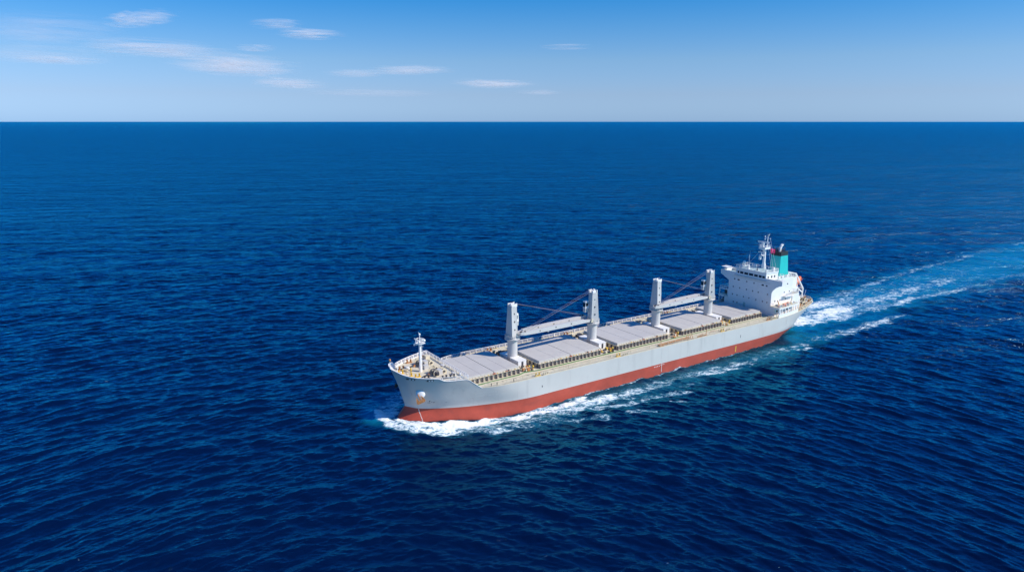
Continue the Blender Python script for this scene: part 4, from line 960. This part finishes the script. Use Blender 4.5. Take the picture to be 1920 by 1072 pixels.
L.new(mth('MULTIPLY', attr('unresolved'), 75.0), bm4.inputs['Distance'])
gl = nd('ShaderNodeBsdfGlossy'); gl.inputs['Color'].default_value = (.08, .80, 1.0, 1)
L.new(bm4.outputs[0], gl.inputs['Normal'])
ro = mth('ADD', mth('MULTIPLY', attr('unresolved'), .6), .13); L.new(mth('MINIMUM', ro, .3), gl.inputs['Roughness'])
fr = nd('ShaderNodeFresnel'); fr.inputs['IOR'].default_value = 1.333; L.new(bm4.outputs[0], fr.inputs['Normal'])
fac = mth('MINIMUM', mth('MULTIPLY', fr.outputs[0], 1.9), .66)
tr_ = mth('MAXIMUM', mth('SUBTRACT', .50, mth('MULTIPLY', fac, 1.6)), .04)
gc = nd('ShaderNodeCombineColor'); L.new(tr_, gc.inputs[0]); gc.inputs[1].default_value = .74; gc.inputs[2].default_value = 1.0; L.new(gc.outputs[0], gl.inputs['Color'])
wmix = nd('ShaderNodeMixShader'); L.new(fac, wmix.inputs[0]); L.new(body.outputs[0], wmix.inputs[1]); L.new(gl.outputs[0], wmix.inputs[2])
fo = nd('ShaderNodeBsdfDiffuse'); fcx = nd('ShaderNodeMix', data_type='RGBA'); L.new(fmask, fcx.inputs['Factor']); fcx.inputs[6].default_value = (.25, .52, .66, 1); fcx.inputs[7].default_value = (.82, .87, .89, 1); L.new(fcx.outputs[2], fo.inputs['Color'])
fb = nd('ShaderNodeBump'); fb.inputs['Distance'].default_value = .25; fb.inputs['Strength'].default_value = .7; L.new(fn_, fb.inputs['Height']); L.new(fb.outputs[0], fo.inputs['Normal'])
fmix = nd('ShaderNodeMixShader'); L.new(fmask, fmix.inputs[0]); L.new(wmix.outputs[0], fmix.inputs[1]); L.new(fo.outputs[0], fmix.inputs[2])
om = nd('ShaderNodeOutputMaterial'); L.new(fmix.outputs[0], om.inputs['Surface'])
me.materials.append(m)

# ------------------------------------------------------------------ clouds: thin high wisps, each a flat lens of ice cloud
cmats = bpy.data.materials.new('cirrus'); cmats.use_nodes = True; nt = cmats.node_tree; N = nt.nodes; L = nt.links; N.clear()
tc = nd('ShaderNodeTexCoord'); P = tc.outputs['Object']
oi = nd('ShaderNodeObjectInfo')
ad = nd('ShaderNodeVectorMath', operation='ADD'); L.new(P, ad.inputs[0])
cb_ = nd('ShaderNodeCombineXYZ'); L.new(mth('MULTIPLY', oi.outputs['Random'], 37.0), cb_.inputs[0]); L.new(mth('MULTIPLY', oi.outputs['Random'], 91.0), cb_.inputs[1]); L.new(cb_.outputs[0], ad.inputs[1])
n1 = noise(ad.outputs[0], 1.9, 6, .55, (.55, 1.25, .2), .25, 1.7)
ln = nd('ShaderNodeVectorMath', operation='LENGTH'); L.new(P, ln.inputs[0])
fall = mth('SUBTRACT', 1.0, mth('POWER', ln.outputs['Value'], 2.0))
sx_ = nd('ShaderNodeSeparateXYZ'); L.new(P, sx_.inputs[0]); rxy = mth('ADD', mth('POWER', mth('ABSOLUTE', sx_.outputs[0]), 2.0), mth('POWER', mth('ABSOLUTE', sx_.outputs[1]), 2.0))
fall = mth('SUBTRACT', 1.0, rxy, clamp=True)
den = mth('MULTIPLY', mth('SUBTRACT', mth('ADD', n1, mth('MULTIPLY', fall, .32)), .61), 1.9, clamp=True)
al = mth('MULTIPLY', mth('MULTIPLY', den, mth('POWER', fall, 1.15)), oi.outputs['Alpha'], clamp=True)
df = nd('ShaderNodeBsdfDiffuse'); df.inputs['Color'].default_value = (.9, .9, .92, 1); tl = nd('ShaderNodeBsdfTranslucent'); tl.inputs['Color'].default_value = (1, 1, 1, 1)
a1 = nd('ShaderNodeMixShader'); a1.inputs[0].default_value = .6; L.new(df.outputs[0], a1.inputs[1]); L.new(tl.outputs[0], a1.inputs[2])
tr = nd('ShaderNodeBsdfTransparent'); a2 = nd('ShaderNodeMixShader'); L.new(al, a2.inputs[0]); L.new(tr.outputs[0], a2.inputs[1]); L.new(a1.outputs[0], a2.inputs[2])
om = nd('ShaderNodeOutputMaterial'); L.new(a2.outputs[0], om.inputs['Surface'])
cm_ = bpy.data.meshes.new('cloud'); bm = bmesh.new(); bmesh.ops.create_uvsphere(bm, u_segments=40, v_segments=12, radius=1)
for f_ in bm.faces: f_.smooth = True
bm.to_mesh(cm_); bm.free(); cm_.materials.append(cmats)
HC = 4000.0
CL = [  # azimuth deg, elevation deg, width deg, height deg, turn, density, label
 (-26.7, 6.92, 3.9, 1.03, 16, 0.95, 'small bright hooked cirrus wisp high in the upper left sky'),
 (-32.7, 5.94, 9.4, 1.64, 6, 0.3, 'broad very faint cirrus veil at the upper left edge of the sky'),
 (-26.1, 5.08, 9.7, 1.06, -7, 0.8, 'long thin wisp drooping to the right above the largest cirrus streak'),
 (-20.8, 4.21, 9.1, 1.49, -7, 1.0, 'largest and brightest cirrus streak, in the left third of the sky'),
 (-31.8, 4, 5.7, 0.47, 4, 0.6, 'thin pale streak low near the left edge of the sky'),
 (-33.2, 4.34, 8.8, 1, 4, 0.3, 'faint wide veil over the thin streak near the left edge of the sky'),
 (-17.6, 6.98, 3.9, 0.51, 12, 0.6, 'thin faint slanting wisp just left of the comma shaped wisp'),
 (-15.2, 6.36, 4.8, 0.56, 6, 0.9, 'small comma shaped wisp standing alone in the upper sky left of centre'),
 (-19.3, 5.26, 2.8, 0.33, 6, 0.7, 'tiny wisp right of the long drooping wisp'),
 (-16.9, 2.86, 5.4, 0.77, -5, 0.8, 'soft low streak just under the right end of the largest cirrus streak'),
 (-8.1, 3.91, 6.6, 0.59, 6, 0.85, 'thin bright streak rising to the right, left of the middle of the sky'),
 (-12, 3.63, 4.8, 0.47, 0, 0.5, 'faint thin streak left of the thin bright rising streak'),
 (-1.3, 2.94, 6.3, 0.6, -4, 0.9, 'low bright streak just left of the middle of the sky'),
 (4.2, 5.63, 4.1, 0.2, 0, 0.6, 'tiny hairline wisp right of the middle of the sky'),
 (2.1, 2.26, 3.8, 0.32, -4, 0.4, 'very faint low wisp trailing right from the low bright streak'),
 (-10.8, 2.22, 10.6, 0.56, -3, 0.3, 'very faint long band low above the horizon left of centre')]
for a_, e_, w_, h_, tw, dn, lb in CL:
    e0, e1 = R(e_ - h_ * .75), R(e_ + h_ * .75)
    d0, d1 = HC / math.tan(e0), HC / math.tan(e1); dm = (d0 + d1) / 2; half = (d0 - d1) / 2
    o = bpy.data.objects.new('cloud', cm_); COL.objects.link(o)
    wd = R(w_) * dm * .62
    o.location = (dm * math.sin(R(a_)), dm * math.cos(R(a_)), HC + 72)
    o.rotation_euler = (0, 0, -R(a_) + R(tw)); o.scale = (wd, half, 110)
    o.color = (1, 1, 1, dn)
    tag(o, lb, 'cloud', 'cirrus wisps in the sky')

# ------------------------------------------------------------------ light
SH = (-.74, .86, 1.0)                               # towards the sun, in the ship's frame
F2 = -AST
sv = Vector((SH[0] * F2[0] + SH[1] * PRT[0], SH[0] * F2[1] + SH[1] * PRT[1], SH[2])).normalized()
sl = bpy.data.lights.new('sun', 'SUN'); sl.energy = 5.0; sl.angle = R(.53); sl.color = (1.0, .94, .84)
so = bpy.data.objects.new('sun', sl); COL.objects.link(so); so.rotation_euler = sv.to_track_quat('Z', 'Y').to_euler(); so.location = (0, 0, 300)
w = bpy.data.worlds.new('World'); S.world = w; w.use_nodes = True; nt = w.node_tree; N = nt.nodes; L = nt.links
bg = N['Background']
sky = nd('ShaderNodeTexSky'); sky.sky_type = 'NISHITA'; sky.sun_disc = False
sky.sun_elevation = math.asin(sv.z); sky.sun_rotation = math.atan2(sv.x, sv.y)
sky.altitude = 50; sky.air_density = 1.0; sky.dust_density = .35; sky.ozone_density = 2.5
tc = nd('ShaderNodeTexCoord'); sp_ = nd('ShaderNodeSeparateXYZ'); L.new(tc.outputs['Generated'], sp_.inputs[0])
cr = nd('ShaderNodeValToRGB'); L.new(sp_.outputs[2], cr.inputs[0])
E = cr.color_ramp.elements
E[0].position = 0.0; E[0].color = (.29, .485, .985, 1); E[1].position = .6; E[1].color = (.02, .32, .72, 1)
for p_, c_ in ((.036, (.315, .427, .733, 1)), (.08, (.297, .434, .656, 1)), (.125, (.176, .404, .66, 1)), (.167, (.063, .368, .672, 1)), (.3, (.03, .33, .70, 1))):
    e = E.new(p_); e.color = c_
mm = nd('ShaderNodeMix', data_type='RGBA', blend_type='MULTIPLY'); mm.inputs['Factor'].default_value = 1.0
L.new(sky.outputs[0], mm.inputs[6]); L.new(cr.outputs[0], mm.inputs[7]); vs_ = nd('ShaderNodeVectorMath', operation='SCALE'); vs_.inputs['Scale'].default_value = 1.3; L.new(mm.outputs[2], vs_.inputs[0]); L.new(vs_.outputs[0], bg.inputs['Color']); bg.inputs['Strength'].default_value = .15

# ------------------------------------------------------------------ camera
cam = bpy.data.cameras.new('camera'); cam.sensor_width = 36; cam.lens = 36 * 1310 / 1920; cam.clip_start = .5; cam.clip_end = 400000
co = bpy.data.objects.new('camera', cam); COL.objects.link(co); co.location = (0, 0, 72.6)
co.rotation_euler = (R(90) - math.atan(308 / 1310), 0, 0); S.camera = co
S.view_settings.view_transform = 'Standard'; S.view_settings.look = 'None'; S.view_settings.exposure = 0; S.view_settings.gamma = 1
S.cycles.max_bounces = 6; S.cycles.transparent_max_bounces = 24; S.cycles.use_denoising = True
